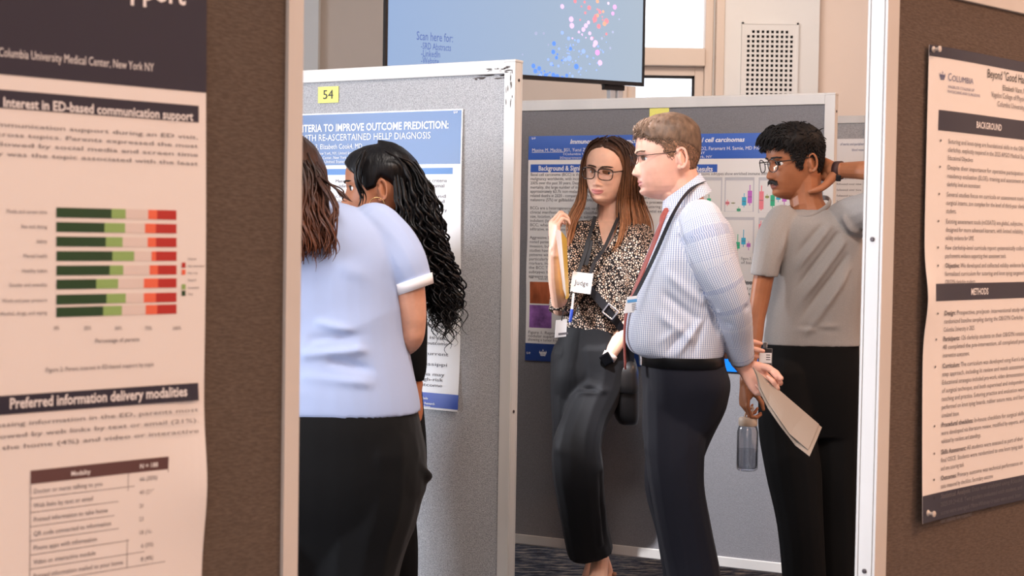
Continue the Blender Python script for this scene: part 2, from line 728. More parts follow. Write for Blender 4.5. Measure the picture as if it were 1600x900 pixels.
window('window_1', W1, bz(90, 1060))
window('window_2', W2, 2.2, sash=False, bars=5)

# air grille: plate with real square holes over a dark box
gx0, gx1, gz1 = bx(1155), bx(1243), bz(38, 1200)
gz0 = gz1 - .86
yv = YB - .06
gr = empty('air_grille', ((gx0 + gx1) / 2, yv, gz0))
tag(gr, 'white wall air grille with rows of square black holes, on the white pier', 'air vent')
mb = MB()
pitch = .0292
cols, rows = 10, 24
hx0 = (gx0 + gx1) / 2 - cols * pitch / 2
hz1 = gz1 - .042
hs = pitch * .58
yy0, yy1 = yv - .022, yv - .012
xs, holes = [gx0], []
for i in range(cols):
    xs += [hx0 + i * pitch + (pitch - hs) / 2, hx0 + i * pitch + (pitch + hs) / 2]
xs.append(gx1)
zs = [gz1]
for j in range(rows):
    zs += [hz1 - j * pitch - (pitch - hs) / 2, hz1 - j * pitch - (pitch + hs) / 2]
zs.append(gz0)
for i in range(len(xs) - 1):
    for j in range(len(zs) - 1):
        if i % 2 == 1 and j % 2 == 1:
            if not (j == 1 and i in (1, len(xs) - 3)):
                continue
        mb.box((xs[i], yy0, zs[j + 1]), (xs[i + 1], yy1, zs[j]))
obj('grille_plate', mb, M['wall_white'], gr)
mb = MB()
for a, b, c, d in ((gx0, gx1, gz1 - .012, gz1), (gx0, gx1, gz0, gz0 + .012), (gx0, gx0 + .012, gz0, gz1), (gx1 - .012, gx1, gz0, gz1)):
    mb.box((a, yv - .026, c), (b, yv, d))
obj('grille_rim', mb, M['wall_white'], gr)
obj('duct_opening', MB().box((gx0 + .012, yv - .009, gz0 + .012), (gx1 - .012, yv + .001, gz1 - .012)), mat('duct_black', (8, 8, 8), rough=.9), gr)


# ================================================================ display boards
def post_profile(w, t):
    """cross-section of an aluminium post: x along the board (outer end at 0, inwards negative), y out of the face"""
    g, dpt = .0022, .004
    return [(-w, 0), (-w, -t), (0, -t), (0, -t + .005), (-dpt, -t + .005), (-dpt, -t + .005 + g), (0, -t + .005 + g),
            (0, -.005 - g), (-dpt, -.005 - g), (-dpt, -.005), (0, -.005), (0, 0)]


def display_board(label, A, B, z0, z1, fab, fw=.036, t=.042, facing=None, screws=()):
    """A, B: outer bottom corners of the camera-side face, left to right"""
    A, B = Vector((A[0], A[1], 0)), Vector((B[0], B[1], 0))
    U = (B - A).normalized()
    N = U.cross(Vector((0, 0, 1))).normalized()
    if N.dot(CAM - A) < 0:
        N = -N
    Wd = (B - A).length
    Z = Vector((0, 0, 1))
    r = empty('display_board', (A + B) / 2 - N * t / 2)
    tag(r, label, 'display board', 'framed fabric poster boards on the carpet')

    def pt(u, n, z):
        return A + U * u + N * n + Z * z
    pn = MB().obox(pt(Wd / 2, -t / 2, (z0 + z1) / 2), U * (Wd / 2 - fw + .004), N * (t / 2 - .007), Z * ((z1 - z0) / 2 - fw + .004))
    obj('fabric_panel', pn, fab, r)
    for e in (0, 1):
        prof = post_profile(fw, t)
        ring = lambda z: [pt((Wd + x) if e else -x, y, z) for x, y in prof]
        m = MB()
        rr = [ring(0.0), ring(z1 - .002)]
        if not e:
            rr = [list(reversed(q)) for q in rr]
        m.loft(rr)
        p = obj('frame_post', m, M['alu'], r)
        cap = MB().obox(pt(Wd - fw / 2 if e else fw / 2, -t / 2, z1), U * (fw / 2 + .0015), N * (t / 2 + .0015), Z * .004)
        obj('post_cap', cap, M['alu'], p, bevel=.002)
        for zz in screws:
            c = pt(Wd + .0006 if e else -.0006, -t / 2, zz)
            s = MB().lathe(c, [(.0045, -.0012), (.0045, .0012), (.003, .0016)], 12, axis=(U if e else -U).to_track_quat('Z', 'Y').to_matrix())
            obj('screw', s, M['screw'], p)
        ft = MB().obox(pt(Wd - fw / 2 if e else fw / 2, -t / 2, .012), U * fw * .45, N * .14, Z * .012)
        obj('foot', ft, M['alu'], r, bevel=.003)
    for zz, nm in ((z1 - fw / 2, 'top_rail'), (z0 + fw / 2, 'bottom_rail')):
        m = MB().obox(pt(Wd / 2, -t / 2, zz), U * (Wd / 2 - fw), N * t / 2, Z * fw / 2)
        m.obox(pt(Wd / 2, -t / 2, zz + (fw / 2 + .002 if nm == 'top_rail' else -fw / 2 - .002)), U * (Wd / 2 - fw), N * (t / 2 - .008), Z * .003)
        obj(nm, m, M['alu'], r, bevel=.002)
    return dict(root=r, A=A, U=U, N=N, W=Wd, t=t)


def hp(px, d):
    q = P(px, 362 + .016 * (px - 800), d)
    return (q.x, q.y)


def extend(p, q, k):
    """continue the line from q through p by k metres"""
    p, q = Vector(p), Vector(q)
    return tuple(p + (p - q).normalized() * k)


ZT = 1.83
# near left board: seen from its right end back to the frame edge
lR, l0 = hp(471, 2.20), hp(0, 1.873)
BL = display_board('near grey board at the left edge, aluminium end post towards the middle', extend(l0, lR, .55), lR, .14, ZT, M['fab_near'], fw=.026)
# near right board
rL, r1 = hp(1379, 2.79), hp(1600, 3.15)
BR = display_board('near brown-grey board at the right edge, its grooved end post facing us', rL, extend(r1, rL, .75), .14, ZT, M['fab_right'], fw=.038, screws=(1.33, .72, .3))
# board 54
bR, b4 = hp(801, 4.46), hp(475, 4.86)
B54 = display_board('light grey board with the yellow number 54 card, behind the woman in blue', extend(b4, bR, .55), bR, .14, ZT, M['fab_54'], fw=.036, screws=(1.775, .81))
# rear board behind the three standing people
cL, cR = hp(827, 5.88), hp(1300, 5.37)
BC = display_board('charcoal board standing behind the three people listening', extend(cL, cR, .45), cR, .135, 1.835, M['fab_c'], fw=.036, screws=(1.775, .81))
# far board glimpsed between
dL, dR = hp(1190, 7.15), hp(1357, 6.95)
BD = display_board('far grey board glimpsed between the rear board and the near right post', extend(dL, dR, .6), dR, .135, 1.885, M['fab_54'], fw=.030)


# unseen board added behind the numbered one to shade the rear board's left
display_board('added unseen grey board, end-on behind the light grey board, shading the rear board', (-.62, 6.45), (-.62, 5.37), .14, ZT, M['fab_54'], fw=.036)


def poster(label, B, px_tl, px_br, N_off=-.003, wave=None, width=None, height=None, right_at=None):
    """poster hung on board B; corners given as seen in the photograph"""
    o = B['A'] + B['N'] * N_off
    N, U = B['N'], B['U']
    tl = on_plane(px_tl[0], px_tl[1], o, N)
    br = on_plane(px_br[0], px_br[1], o, N)
    w = width or (br - tl).dot(U)
    h = height or (tl.z - br.z)
    if right_at is not None:
        q = on_plane(right_at[0], right_at[1], o, N)
        tl = Vector((q.x, q.y, 0)) - U * w + Vector((0, 0, tl.z))
    root = empty('research_poster', tl + U * w / 2 + Vector((0, 0, -h)))
    tag(root, label, 'poster', 'printed research posters pinned to the boards')
    s = Sheet(root, tl, U, N, wave)
    s.w, s.h = w, h
    mb = MB()
    s.rect(mb, 0, 0, w, h, 0, thick=.0006)
    obj('paper_sheet', mb, M['paper'], root, smooth=False)
    return s


def crown(s, mb, u, v, k, h=.0012, mi=0):
    """plain heraldic crown of height k, base centre at u, v"""
    def poly(pts):
        mb.add([s.pt(u + a * k, v - b * k, h) for a, b in pts], [tuple(range(len(pts)))], mi)
    poly([(-.38, 0), (.38, 0), (.42, .12), (-.42, .12)])
    for x in (-.5, -.25, .25, .5):
        poly([(x * .7 - .05, .15), (x * .7 + .07, .15), (x + .1, .55), (x, .66), (x - .12, .55)])
    poly([(-.06, .15), (.06, .15), (.1, .6), (-.1, .6)])
    poly([(-.03, .6), (.03, .6), (.03, 1.0), (-.03, 1.0)])
    poly([(-.13, .76), (.13, .76), (.13, .84), (-.13, .84)])
    for x in (-.5, .5):
        s.disc(mb, u + x * k, v - .72 * k, .05 * k, .05 * k, h, mi, 8)


# ---------------------------------------------------------------- left poster
def wl(u, v):
    d = LP_W - u
    return .0115 * math.exp(-((v - LP_B) / .075) ** 2) * math.exp(-d / .06) + .004 * math.exp(-((v - .45) / .2) ** 2) * (u / LP_W) + .0015


LP_W, LP_B = .80, .75
s = poster('blurred near poster with green and red bar chart and a table, left edge', BL, (0, 0), (318, 300), wave=wl, width=.80, height=.97, right_at=(318, 400))
s.O.z = P(318, 357, 2.1).z + .40
LPZ = s.O.z
mb = MB()
# rebuild at the right height
bpy.data.objects.remove([o for o in s.root.children if o.name.startswith('paper_sheet')][0])
s.rect(mb, 0, 0, s.w, s.h, 0, thick=.0006)
obj('paper_sheet', mb, M['paper'], s.root)
LP_B = s.uv(318, 682)[1]
_, vh = s.uv(318, 145)
mb = MB()
s.rect(mb, 0, 0, s.w, vh, .0006)
obj('title_band', mb, M['navy'], s.root)
mb = MB()
s.ptext(mb, 'Columbia University Medical Center, New York NY', -5, 238, 100, .0108)
obj('affiliation_lettering', mb, M['white_ink'], s.root)
mb = MB()
u1, v1 = s.uv(288, 8)
s.text(mb, 'department communication support', u1, v1, .028, align='R', bold=True)
obj('title_lettering', mb, M['white_ink'], s.root)
ue = s.w - .012
for ya, yb in ((166, 192), (597, 624)):
    mb = MB()
    va, vb = s.uv(313, ya)[1], s.uv(313, yb)[1]
    s.rect(mb, .03, va, ue, vb, .0007)
    obj('section_band', mb, M['navy'], s.root)
mb = MB()
s.ptext(mb, 'Interest in ED-based communication support', 2, 299, 178, .0118, bold=True)
obj('section_heading', mb, M['white_ink'], s.root)
mb = MB()
u0, v0 = s.uv(12, 640)
u1, v1 = s.uv(287, 616)
s.text(mb, 'Preferred information delivery modalities', u0, (v0 + v1) / 2, .0130, width=u1 - u0, bold=True)
obj('section_heading', mb, M['white_ink'], s.root)
mb = MB()
ua, ub = .32, s.w - .014
va = s.uv(311, 218)[1]
ld = .0118
s.para(mb, ['A majority of parents expressed interest in receiving communication support during an ED visit,',
            'with 78% reporting being somewhat or very interested across topics. Parents expressed the most',
            'interest in information about mental health (84.7%), followed by social media and screen time',
            '(82.1%) and sex and dating (77.1%). Gender and sexuality was the topic associated with the least',
            'parental interest.'], .10, ub, va, .0052, ld)
obj('paragraph', mb, M['ink_grey'], s.root)
mb = MB()
va = s.uv(311, 641)[1]
s.para(mb, ['When asked to select their most preferred method for accessing information in the ED, parents most',
            'commonly chose doctor or nurse talking to them (35%), followed by web links by text or email (21%).',
            'Less popular options were printed information mailed to the home (4%) and video or interactive',
            'modules (3%). (Table 2)'], .10, ub, va, .0055, .0142)
obj('paragraph', mb, M['ink_grey'], s.root)
# stacked bar chart
rowsy = [334, 356, 378, 400, 422, 443, 466, 485]
dk = [171, 160, 162, 172, 168, 147, 163, 158]
lt = [193, 192, 188, 206, 189, 181, 193, 187]
og = [228, 223, 227, 233, 230, 221, 221, 224]
rd = [242, 240, 240, 240, 243, 243, 240, 242]
labs = ['Media and screen time', 'Sex and dating', 'Safety', 'Mental health', 'Healthy habits', 'Gender and sexuality', 'Work and peer pressure', 'Alcohol, drugs, and vaping']
ch = MB()
tx = MB()
ox = 85
for i, y in enumerate(rowsy):
    v = s.uv(180, y)[1]
    hh = .0062
    us = [s.uv(x, y)[0] for x in (ox, dk[i], lt[i], og[i], rd[i], 272)]
    s.rect(ch, us[0], v - hh, us[1], v + hh, .0008, 0)
    s.rect(ch, us[1], v - hh, us[2], v + hh, .0008, 1)
    s.rect(ch, us[2], v - hh, us[3], v + hh, .0007, 4)
    s.rect(ch, us[3], v - hh, us[4], v + hh, .0008, 2)
    s.rect(ch, us[4], v - hh, us[5], v + hh, .0008, 3)
    s.text(tx, labs[i], s.uv(70, y)[0], v + .002, .0045, align='R')
for j, (y, mi) in enumerate(((414, 3), (425, 2), (448, 1), (458, 0))):
    s.prect(ch, 280, y - 4, 286, y + 4, .0008, mi)
for y, t_ in ((404, 'Interest'), (415, 'Not interested'), (426, 'Not very'), (437, 'Neutral'), (449, 'Somewhat'), (459, 'Very')):
    a, b = s.uv(289, y + 2)
    s.text(tx, t_, a, b, .0032)
for x, t_ in zip((85, 133, 181, 228, 272), ('0%', '25%', '50%', '75%', '100%')):
    a, b = s.uv(x, 515)
    s.text(tx, t_, a, b, .0048, align='C')
a, b = s.uv(180, 534)
s.text(tx, 'Percentage of parents', a, b, .0056, align='C')
a, b = s.uv(155, 576)
s.text(tx, 'Figure 2: Parent interest in ED-based support by topic', a, b, .0054, align='C')
obj('bar_chart', ch, [M['green_d'], M['green_l'], M['orange'], M['red'], mat('pale_bar_ink', (226, 216, 212), rough=.5)], s.root)
obj('chart_lettering', tx, M['ink_grey'], s.root)
# table
tb, tl_, tt, tw = MB(), MB(), MB(), MB()
ua, ub = s.uv(46, 745)[0], s.uv(259, 720)[0]
um = s.uv(198, 730)[0]
va = s.uv(150, 724)[1]
rh = s.uv(150, 757)[1] - s.uv(150, 738)[1]
s.rect(tb, ua, va, ub, va + .017, .0007)
s.text(tw, 'Modality', (ua + um) / 2, va + .012, .006, align='C', bold=True)
obj('heading_lettering', tw, M['white_ink'], s.root)
tw = MB()
s.text(tw, 'N = 188', (um + ub) / 2, va + .012, .006, align='C', bold=True)
rws = [('Doctor or nurse talking to you', '66 (35%)'), ('Web links by text or email', '40 (21%)'), ('Printed information to take home', '26 (14%)'), ('QR code connected to information', '23 (12%)'),
       ('Phone apps with information', '18 (10%)'), ('Video or interactive module', '6 (3%)'), ('Printed information mailed to your home', '8 (4%)')]
v = va + .017
rh = .0178
for i, (a, b) in enumerate(rws):
    s.text(tt, a, ua + .004, v + .012, .0058, maxw=um - ua - .008)
    s.text(tt, b, (um + ub) / 2, v + .012, .0056, align='C')
    v += rh
    s.rect(tl_, ua, v - .0004, ub, v + .0004, .0008)
for u in (ua, um, ub):
    s.rect(tl_, u - .0004, va + .017, u + .0004, v, .0008)
obj('table_heading', tb, M['brown'], s.root)
obj('table_rules', tl_, M['ink_grey'], s.root)
obj('table_lettering', tt, M['ink_grey'], s.root)
obj('heading_lettering', tw, M['white_ink'], s.root)

# ---------------------------------------------------------------- right poster
RP_H = [.45]


def wr(u, v):
    e = math.exp(-u / .05)
    hh = RP_H[0]
    return .004 + .010 * math.exp(-((v - .53 * hh) / .06) ** 2) * e + .012 * (v / hh) ** 3 * math.exp(-u / .12) + .005 * math.sin(u * 9 + 1) * (1 - v / hh) ** 2 * (1 - e)


s = poster('near poster with navy background and methods bars at the right edge', BR, (1449, 70), (1600, 775), wave=wr, width=.95)
q = on_plane(1432, 826, BR['A'] + BR['N'] * -.003, BR['N'])
bpy.data.objects.remove([o for o in s.root.children if o.name.startswith('paper_sheet')][0])
s.h = s.O.z - q.z - .012
RP_H[0] = s.h
mb = MB()
s.rect(mb, 0, 0, s.w, s.h, 0, thick=.0006, step=.012)
obj('paper_sheet', mb, M['paper'], s.root)
vt = .0205
for va, vb in ((0, vt), (s.h - .052, s.h)):
    mb = MB()
    s.rect(mb, 0, va, s.w, vb, .0006, step=.012)
    obj('edge_band', mb, M['navy'], s.root)
uB = s.uv(1462, 180)[0]
uE = uB + .445
for yt, yb, t_, xa, xb in ((172, 204, 'BACKGROUND', 1520, 1562), (443, 470, 'METHODS', 1519, 1547)):
    mb, wt = MB(), MB()
    va, v2 = s.uv(1465, yt)[1], s.uv(1465, yb)[1]
    s.rect(mb, uB, va, uE, v2, .0006, step=.012)
    ua, ub = s.uv(xa, 200)[0], s.uv(xb, 200)[0]
    s.text(wt, t_, ua, (va + v2) / 2 + .0065, .0125, width=ub - ua, bold=True)
    obj('section_band', mb, M['navy'], s.root)
    obj('section_heading', wt, M['white_ink'], s.root)
mb = MB()
ua, ub = s.uv(1475, 127)[0], s.uv(1515, 127)[0]
v = s.uv(1495, 129)[1]
crown(s, mb, s.uv(1467, 127)[0], v, .016)
s.text(mb, 'C', ua, v, .0145, width=.0115)
s.text(mb, 'OLUMBIA', ua + .0135, v, .0110, width=ub - ua - .0135)
s.text(mb, 'VAGELOS COLLEGE OF', ua, v + .014, .0052, width=(ub - ua) * 1.05)
s.text(mb, 'PHYSICIANS AND SURGEONS', ua, v + .023, .0052, width=(ub - ua) * 1.3)
obj('university_logo', mb, M['columbia'], s.root)
mb, gy = MB(), MB()
u0, v0 = s.uv(1538, 121)
s.text(mb, 'Beyond "Good Hands": Measuring Suturing Skill', u0, v0, .0172, squeeze=.92)
obj('title_lettering', mb, M['ink'], s.root)
mb = MB()
u0, v0 = s.uv(1564, 141)
s.text(mb, 'Elizabeth Vann, MD', u0, v0, .0105)
obj('author_lettering', mb, M['ink'], s.root)
u0, v0 = s.uv(1545, 151)
s.text(gy, 'Vagelos College of Physicians and Surgeons,', u0, v0, .0105)
obj('affiliation_lettering', gy, M['ink_grey'], s.root)
gy = MB()
u0, v0 = s.uv(1555, 166)
s.text(gy, 'Columbia University Irving Medical Center', u0, v0, .0105)
obj('affiliation_lettering', gy, M['ink_grey'], s.root)
bt, bl = MB(), MB()
uT = s.uv(1476, 220)[0]
uR = s.uv(1601, 470)[0]
items = [(217, None, ['Suturing and knot-tying are foundational skills in the OB/GYN', 'clerkship, explicitly required in the 2025 APGO Medical Student', 'Educational Objectives']),
         (258, None, ['Despite their importance for operative participation and', 'residency evaluation (SLOE), training and assessment at the', 'clerkship level are inconsistent']),
         (300, None, ['Several studies focus on curricula or assessment tools for', 'surgical interns, too complex for the level of third-year clerkship', 'students.']),
         (342, None, ['Existing assessment tools (mOSATS) are global, subjective, and', 'designed for more advanced learners, with limited reliability and', 'validity evidence for UME.']),
         (383, None, ['Few clerkship-level curricula report systematically collected', 'psychometric evidence supporting their assessment tools.']),
         (411, 'Objective:', ['Objective: We developed and collected validity evidence for a', 'formalized curriculum for suturing and knot tying targeted to', 'OB/GYN clerkship students.']),
         (485, 'Design:', ['Design: Prospective, pre/post- interventional study with', 'randomized baseline sampling during the OB/GYN Clerkship at', 'Columbia University in 2025.']),
         (525, 'Participants:', ['Participants: 126 clerkship students on their OB/GYN rotation.', '48 completed the pre-intervention, all completed post-', 'intervention assessment.']),
         (567, 'Curriculum:', ['Curriculum: The curriculum was developed using Kern\'s six-', 'step approach, including lit review and needs assessment.', 'Educational strategies included pre-work, video demonstrations', 'of surgical technique, and both supervised and independent', 'teaching and practice. Suturing practice and evaluation were', 'performed on knot tying boards, rubber suture mats, and foam', 'simulated tissue.']),
         (658, 'Procedural checklists:', ['Procedural checklists: In-house checklists for surgical skills', 'were developed via literature review, modified by experts, and', 'validated by residents and attendings.']),
         (700, 'Skills Assessment:', ['Skills Assessment: All students were assessed as part of their', 'final OSCE. Students were randomized to one knot tying task', 'and one suturing task.']),
         (740, 'Outcomes:', ['Outcomes: Primary outcome was technical performance on', 'tasks measured by checklists. Secondary outcome']),
         (768, 'Statistical Analysis:', ['Statistical Analysis: Data was analyzed using RStudio', '2025.09.2+418. Two graders evaluated each student, and', 'scores were averaged. Mann-Whitney U tests were used. Inter-', 'rater reliability was measured.'])]
vv = [s.uv(1476, y + 7)[1] for y, _, _ in items]
for (y, b0, lines), v in zip(items, vv):
    bt = MB()
    s.para(bt, lines, uT, uR, v, .0088, .0158, bold0=b0, squeeze=.88)
    obj('paragraph', bt, M['ink_grey'], s.root)
    s.disc(bl, uT - .026, v - .004, .0022, .0022, .0016, 0, 8)
obj('bullet_dots', bl, M['ink'], s.root)
RPs = s
# push pins at its two left corners
for (u, v, lab) in ((.012, .008, 'small clear push pin in the top corner of the near right poster'), (.02, s.h - .018, 'small clear push pin in the bottom corner of the near right poster')):
    c = s.pt(u, v, .0005)
    ax = s.N.to_track_quat('Z', 'Y').to_matrix()
    m = MB().lathe(c, [(.001, -.006), (.006, 0), (.006, .0015), (.0032, .004), (.0030, .010), (.0058, .0125), (.0058, .0145), (.004, .0155)], 14, axis=ax)
    o = obj('push_pin', m, mat('clear_pin_plastic', (206, 196, 186), rough=.15, spec=.8), loc=c, autosmooth=35)
    tag(o, lab, 'push pin', 'push pins in the near right poster')

# ---------------------------------------------------------------- poster on board 54


def w54(u, v):
    return .002 + .006 * math.exp(-((v - .9) / .1) ** 2) * math.exp(-(1.2 - u) / .1) + .0035 * math.sin(v * 7) * math.exp(-(1.2 - u) / .2)


s = poster('poster with blue title band about outcome prediction, under the 54 card', B54, (470, 178), (720, 643), wave=w54, width=1.2, right_at=(720.5, 400))
s.O.z = on_plane(720, 170, B54['A'] + B54['N'] * -.003, B54['N']).z
bpy.data.objects.remove([o for o in s.root.children if o.name.startswith('paper_sheet')][0])
mb = MB()
s.rect(mb, 0, 0, s.w, s.h, 0, thick=.0006)
obj('paper_sheet', mb, M['paper'], s.root)
mb = MB()
va = s.uv(718, 256)[1]
s.rect(mb, .004, .004, s.w - .004, va, .0006)
obj('title_band', mb, M['blue54'], s.root)
mb = MB()
s.rect(mb, .004, s.uv(715, 262)[1], s.uv(709, 262)[0], s.uv(709, 272)[1], .0006)
obj('section_band', mb, M['blue54b'], s.root)
mb = MB()


def fit_right(sheet, mbb, full, vis, x0, x1, y, size, **k):
    """lettering whose visible tail runs between two pixel columns; the rest continues to the left"""
    a, b = sheet.uv(x0, y)
    c, d = sheet.uv(x1, y)
    wv = text_geo(vis, k.get('bold', False))[0][:, 0].max()
    wf = text_geo(full, k.get('bold', False))[0][:, 0].max()
    sheet.text(mbb, full, c, d, size, width=(c - a) * wf / wv, align='R', **k)


fit_right(s, mb, 'CRITERIA TO IMPROVE OUTCOME PREDICTION:', 'TERIA TO IMPROVE OUTCOME PREDICTION:', 476, 702, 200.5, .0225, bold=True)
obj('title_lettering', mb, M['white_ink'], s.root)
mb = MB()
fit_right(s, mb, 'A COHORT WITH RE-ASCERTAINED HELLP DIAGNOSIS', 'TH RE-ASCERTAINED HELLP DIAGNOSIS', 482, 674, 216.5, .0205)
obj('subtitle_lettering', mb, M['white_ink'], s.root)
mb = MB()
fit_right(s, mb, 'Ivana Kushner3, Elizabeth Cook4, MD', 'Ivana Kushner3, Elizabeth', 489, 567, 232, .0155)
fit_right(s, mb, 'College of Physicians and Surgeons, New York, NY, United States', 'and Surgeons, New York, NY, U', 492, 556, 241, .0085)
fit_right(s, mb, 'Irving Medical Center, New York, NY', 'dical Center, New York, NY', 495, 552, 248, .0085)
fit_right(s, mb, 'New York, NY, United States', 'NY, United States', 497, 540, 254.5, .0085)
obj('author_lettering', mb, M['white_ink'], s.root)
mb = MB()
a, b = s.uv(716, 177)
s.text(mb, 'U-9', a, b, .007, align='R', bold=True)
obj('corner_lettering', mb, M['white_ink'], s.root)
mb = MB()
for x0, x1, y, t_ in ((525, 700, 285, 'Maternal outcomes are often missed by current criteria'), (525, 696, 293, 'adding laboratory values may restore an optimal'), (525, 698, 309, 'cohort defined by both clinical and'),
                      (525, 696, 317, 'platelet thresholds and enzyme levels and'), (600, 696, 528, 'this cohort is at'), (600, 700, 537, 'the risk of severe outcome'), (560, 701, 552, 'were reviewed using current'),
                      (560, 699, 568, 'scores for the Mississippi'), (560, 695, 583.5, 'HELLP diagnostic criteria may'), (560, 693, 591.5, 'allow identification of high-risk'), (560, 692, 600, 'women for adverse outcome')):
    mb = MB()
    s.ptext(mb, t_, x0, x1, y, .0105)
    obj('text_line', mb, M['ink_grey'], s.root)
mb = MB()
for k in range(12):
    s.ptext(mb, ['women with preeclampsia and any laboratory', 'data re-ascertained from the medical record', 'were classified by both sets of criteria', 'and the composite outcome was compared'][k % 4], 540, 700 - (k * 37) % 40, 330 + k * 16, .0095)
obj('body_text', mb, M['ink_grey'], s.root)
mb = MB()
s.ptext(mb, 'n = 524', 640, 667, 575, .011, bold=True)
obj('count_lettering', mb, M['ink'], s.root)
mb = MB()
va, vb = s.uv(717, 617)[1], s.uv(717, 640)[1]
s.rect(mb, .004, va, s.uv(718, 625)[0], vb, .0006)
obj('footer_band', mb, M['royal'], s.root)
mb = MB()
s.ptext(mb, 'Scan for QR Code', 635, 670, 622.5, .007, bold=True)
s.ptext(mb, 'Women\'s Summer Research', 630, 681, 630.5, .007, bold=True)
s.ptext(mb, 'Presentations', 640, 674, 635.5, .007, bold=True)
obj('footer_lettering', mb, M['white_ink'], s.root)

# scuffs and frayed cloth at the top corner of the numbered board
sf = Sheet(B54['root'], B54['A'] + Vector((0, 0, ZT)), B54['U'], B54['N'])
mb = MB()
rg = random.Random(12)
W54 = B54['W']
for k in range(46):
    if k < 20:
        u, v, a, b = W54 - .02 - abs(rg.gauss(0, .05)), rg.uniform(.016, .034), rg.uniform(.003, .014), rg.uniform(.0008, .002)
    elif k < 32:
        u, v, a, b = W54 - rg.uniform(.006, .03), rg.uniform(.03, .13), rg.uniform(.0008, .0022), rg.uniform(.004, .016)
    else:
        u, v, a, b = W54 - .036 - rg.random() * .11, .037 + rg.random() * .012, rg.uniform(.006, .02), rg.uniform(.001, .003)
    h = .0006 if k < 32 else -.0062
    n = 7
    mb.add([sf.pt(u + a * math.cos(6.283 * i / n) * rg.uniform(.6, 1.1), v - b * math.sin(6.283 * i / n) * rg.uniform(.6, 1.1), h) for i in range(n)], [tuple(range(n))])
obj('scuff_marks', mb, mat('dark_scuff', (78, 70, 66), rough=.9), B54['root'])

# number cards
def card(label, B, x0, y0, x1, y1, txt):
    o = B['A'] + B['N'] * -.004
    tl, br = on_plane(x0, y0, o, B['N']), on_plane(x1, y1, o, B['N'])
    r = empty('number_card', (tl + br) / 2 - Vector((0, 0, (tl.z - br.z) / 2)))
    tag(r, label, 'number card', 'yellow number cards on the boards')
    c = Sheet(r, tl, B['U'], B['N'])
    w, h = (br - tl).dot(B['U']), tl.z - br.z
    m = MB()
    c.rect(m, 0, 0, w, h, 0, thick=.0008)
    obj('card', m, M['yellow'], r)
    if not txt:
        return
    m = MB()
    c.text(m, txt, w / 2, h * .76, h * .56, align='C', width=w * .52)
    obj('numeral', m, M['ink'], r)


card('yellow card printed 54 at the top of the light grey board', B54, 497, 136, 528.5, 160, '54')
card('yellow card at the top of the rear board, half hidden by the man\'s hair', BC, 1015, 168, 1045, 193, None)

# ---------------------------------------------------------------- poster on the rear board


def wc(u, v):
    return .002 + .009 * math.exp(-((v - .52) / .1) ** 2) * math.exp(-u / .05) + .003 * math.sin(v * 9) * math.exp(-u / .1)


s = poster('wide blue-headed poster with box plots behind the three standing people', BC, (827, 213), (1262, 588), wave=wc)
s.h = s.O.z - on_plane(826, 563, s.O, s.N).z
bpy.data.objects.remove([o for o in s.root.children if o.name.startswith('paper_sheet')][0])
mb = MB()
s.rect(mb, 0, 0, s.w, s.h, 0, thick=.0006)
obj('paper_sheet', mb, M['paper'], s.root)
mb, md = MB(), MB()
va = s.uv(829, 250)[1]
s.rect(mb, 0, 0, s.w, va, .0006)
obj('title_band', mb, M['blueC'], s.root)
for x0, x1 in ((830, 945), (958, 1068), (1076, 1121)):
    mb = MB()
    s.prect(mb, x0, 257, x1, 269, .0007)
    obj('section_band', mb, M['blueC'], s.root)
vf = s.uv(829, 536)[1]
s.rect(md, 0, vf, s.w * .5, s.h, .0006)
obj('footer_band', md, M['blueCd'], s.root)
mb = MB()
s.rect(mb, s.w * .5, vf + .012, s.w, s.h, .0006)
obj('footer_band', mb, M['sky_blue'], s.root)
mb = MB()
s.ptext(mb, 'Immunophenotypic characterization of advanced basal cell carcinomas', 891, 1164, 223, .0165, bold=True, italic=True)
s.ptext(mb, 'Maxine M. Mackie, BS1, Yucui Zhu2, Aleksandar Obradovic2, Lina L. Petersen2, David Samuels, MD2, Faramarz H. Samie, MD PhD2', 832, 1194, 235.5, .0125)
s.ptext(mb, '1Columbia University Vagelos College of Physicians and Surgeons, New York, NY', 880, 1102, 241.5, .0085)
s.ptext(mb, '2Department of Dermatology, Columbia University Irving Medical Center, New York, NY', 875, 1113, 247.5, .0085)
u0, v0 = s.uv(832, 238)
u1, _ = s.uv(883, 238)
s.rect(mb, u0, v0, u1, v0 + .0015, .0012)
obj('title_lettering', mb, M['white_ink'], s.root)
mb = MB()
s.ptext(mb, 'Background & Significance', 842, 930, 266.5, .0185, bold=True)
s.ptext(mb, 'Methods', 1000, 1035, 267, .0185, bold=True)
s.ptext(mb, 'Results', 1087, 1114, 268, .0185, bold=True)
obj('section_heading', mb, M['white_ink'], s.root)
mb = MB()
ucr, vcr = s.uv(849, 556)
crown(s, mb, ucr, vcr, .026)
s.text(mb, 'COLUMBIA', ucr + .035, vcr, .022, width=.17)
s.text(mb, 'U-9', .006, s.uv(829, 553)[1], .008, bold=True)
s.text(mb, 'U-9', .012, .012, .008, bold=True)
obj('footer_lettering', mb, M['white_ink'], s.root)
mb = MB()
uL, uC = s.uv(829.5, 300)[0], s.uv(944, 300)[0]


def col(lines, y, ld=6.75, last=True):
    mb = MB()
    for i, ln in enumerate(lines):
        v = s.uv(830, y + i * ld)[1]
        s.text(mb, ln, uL, v, .0112, width=None if (last and i == len(lines) - 1) else uC - uL, maxw=uC - uL)
    obj('paragraph', mb, M['ink_grey'], s.root)


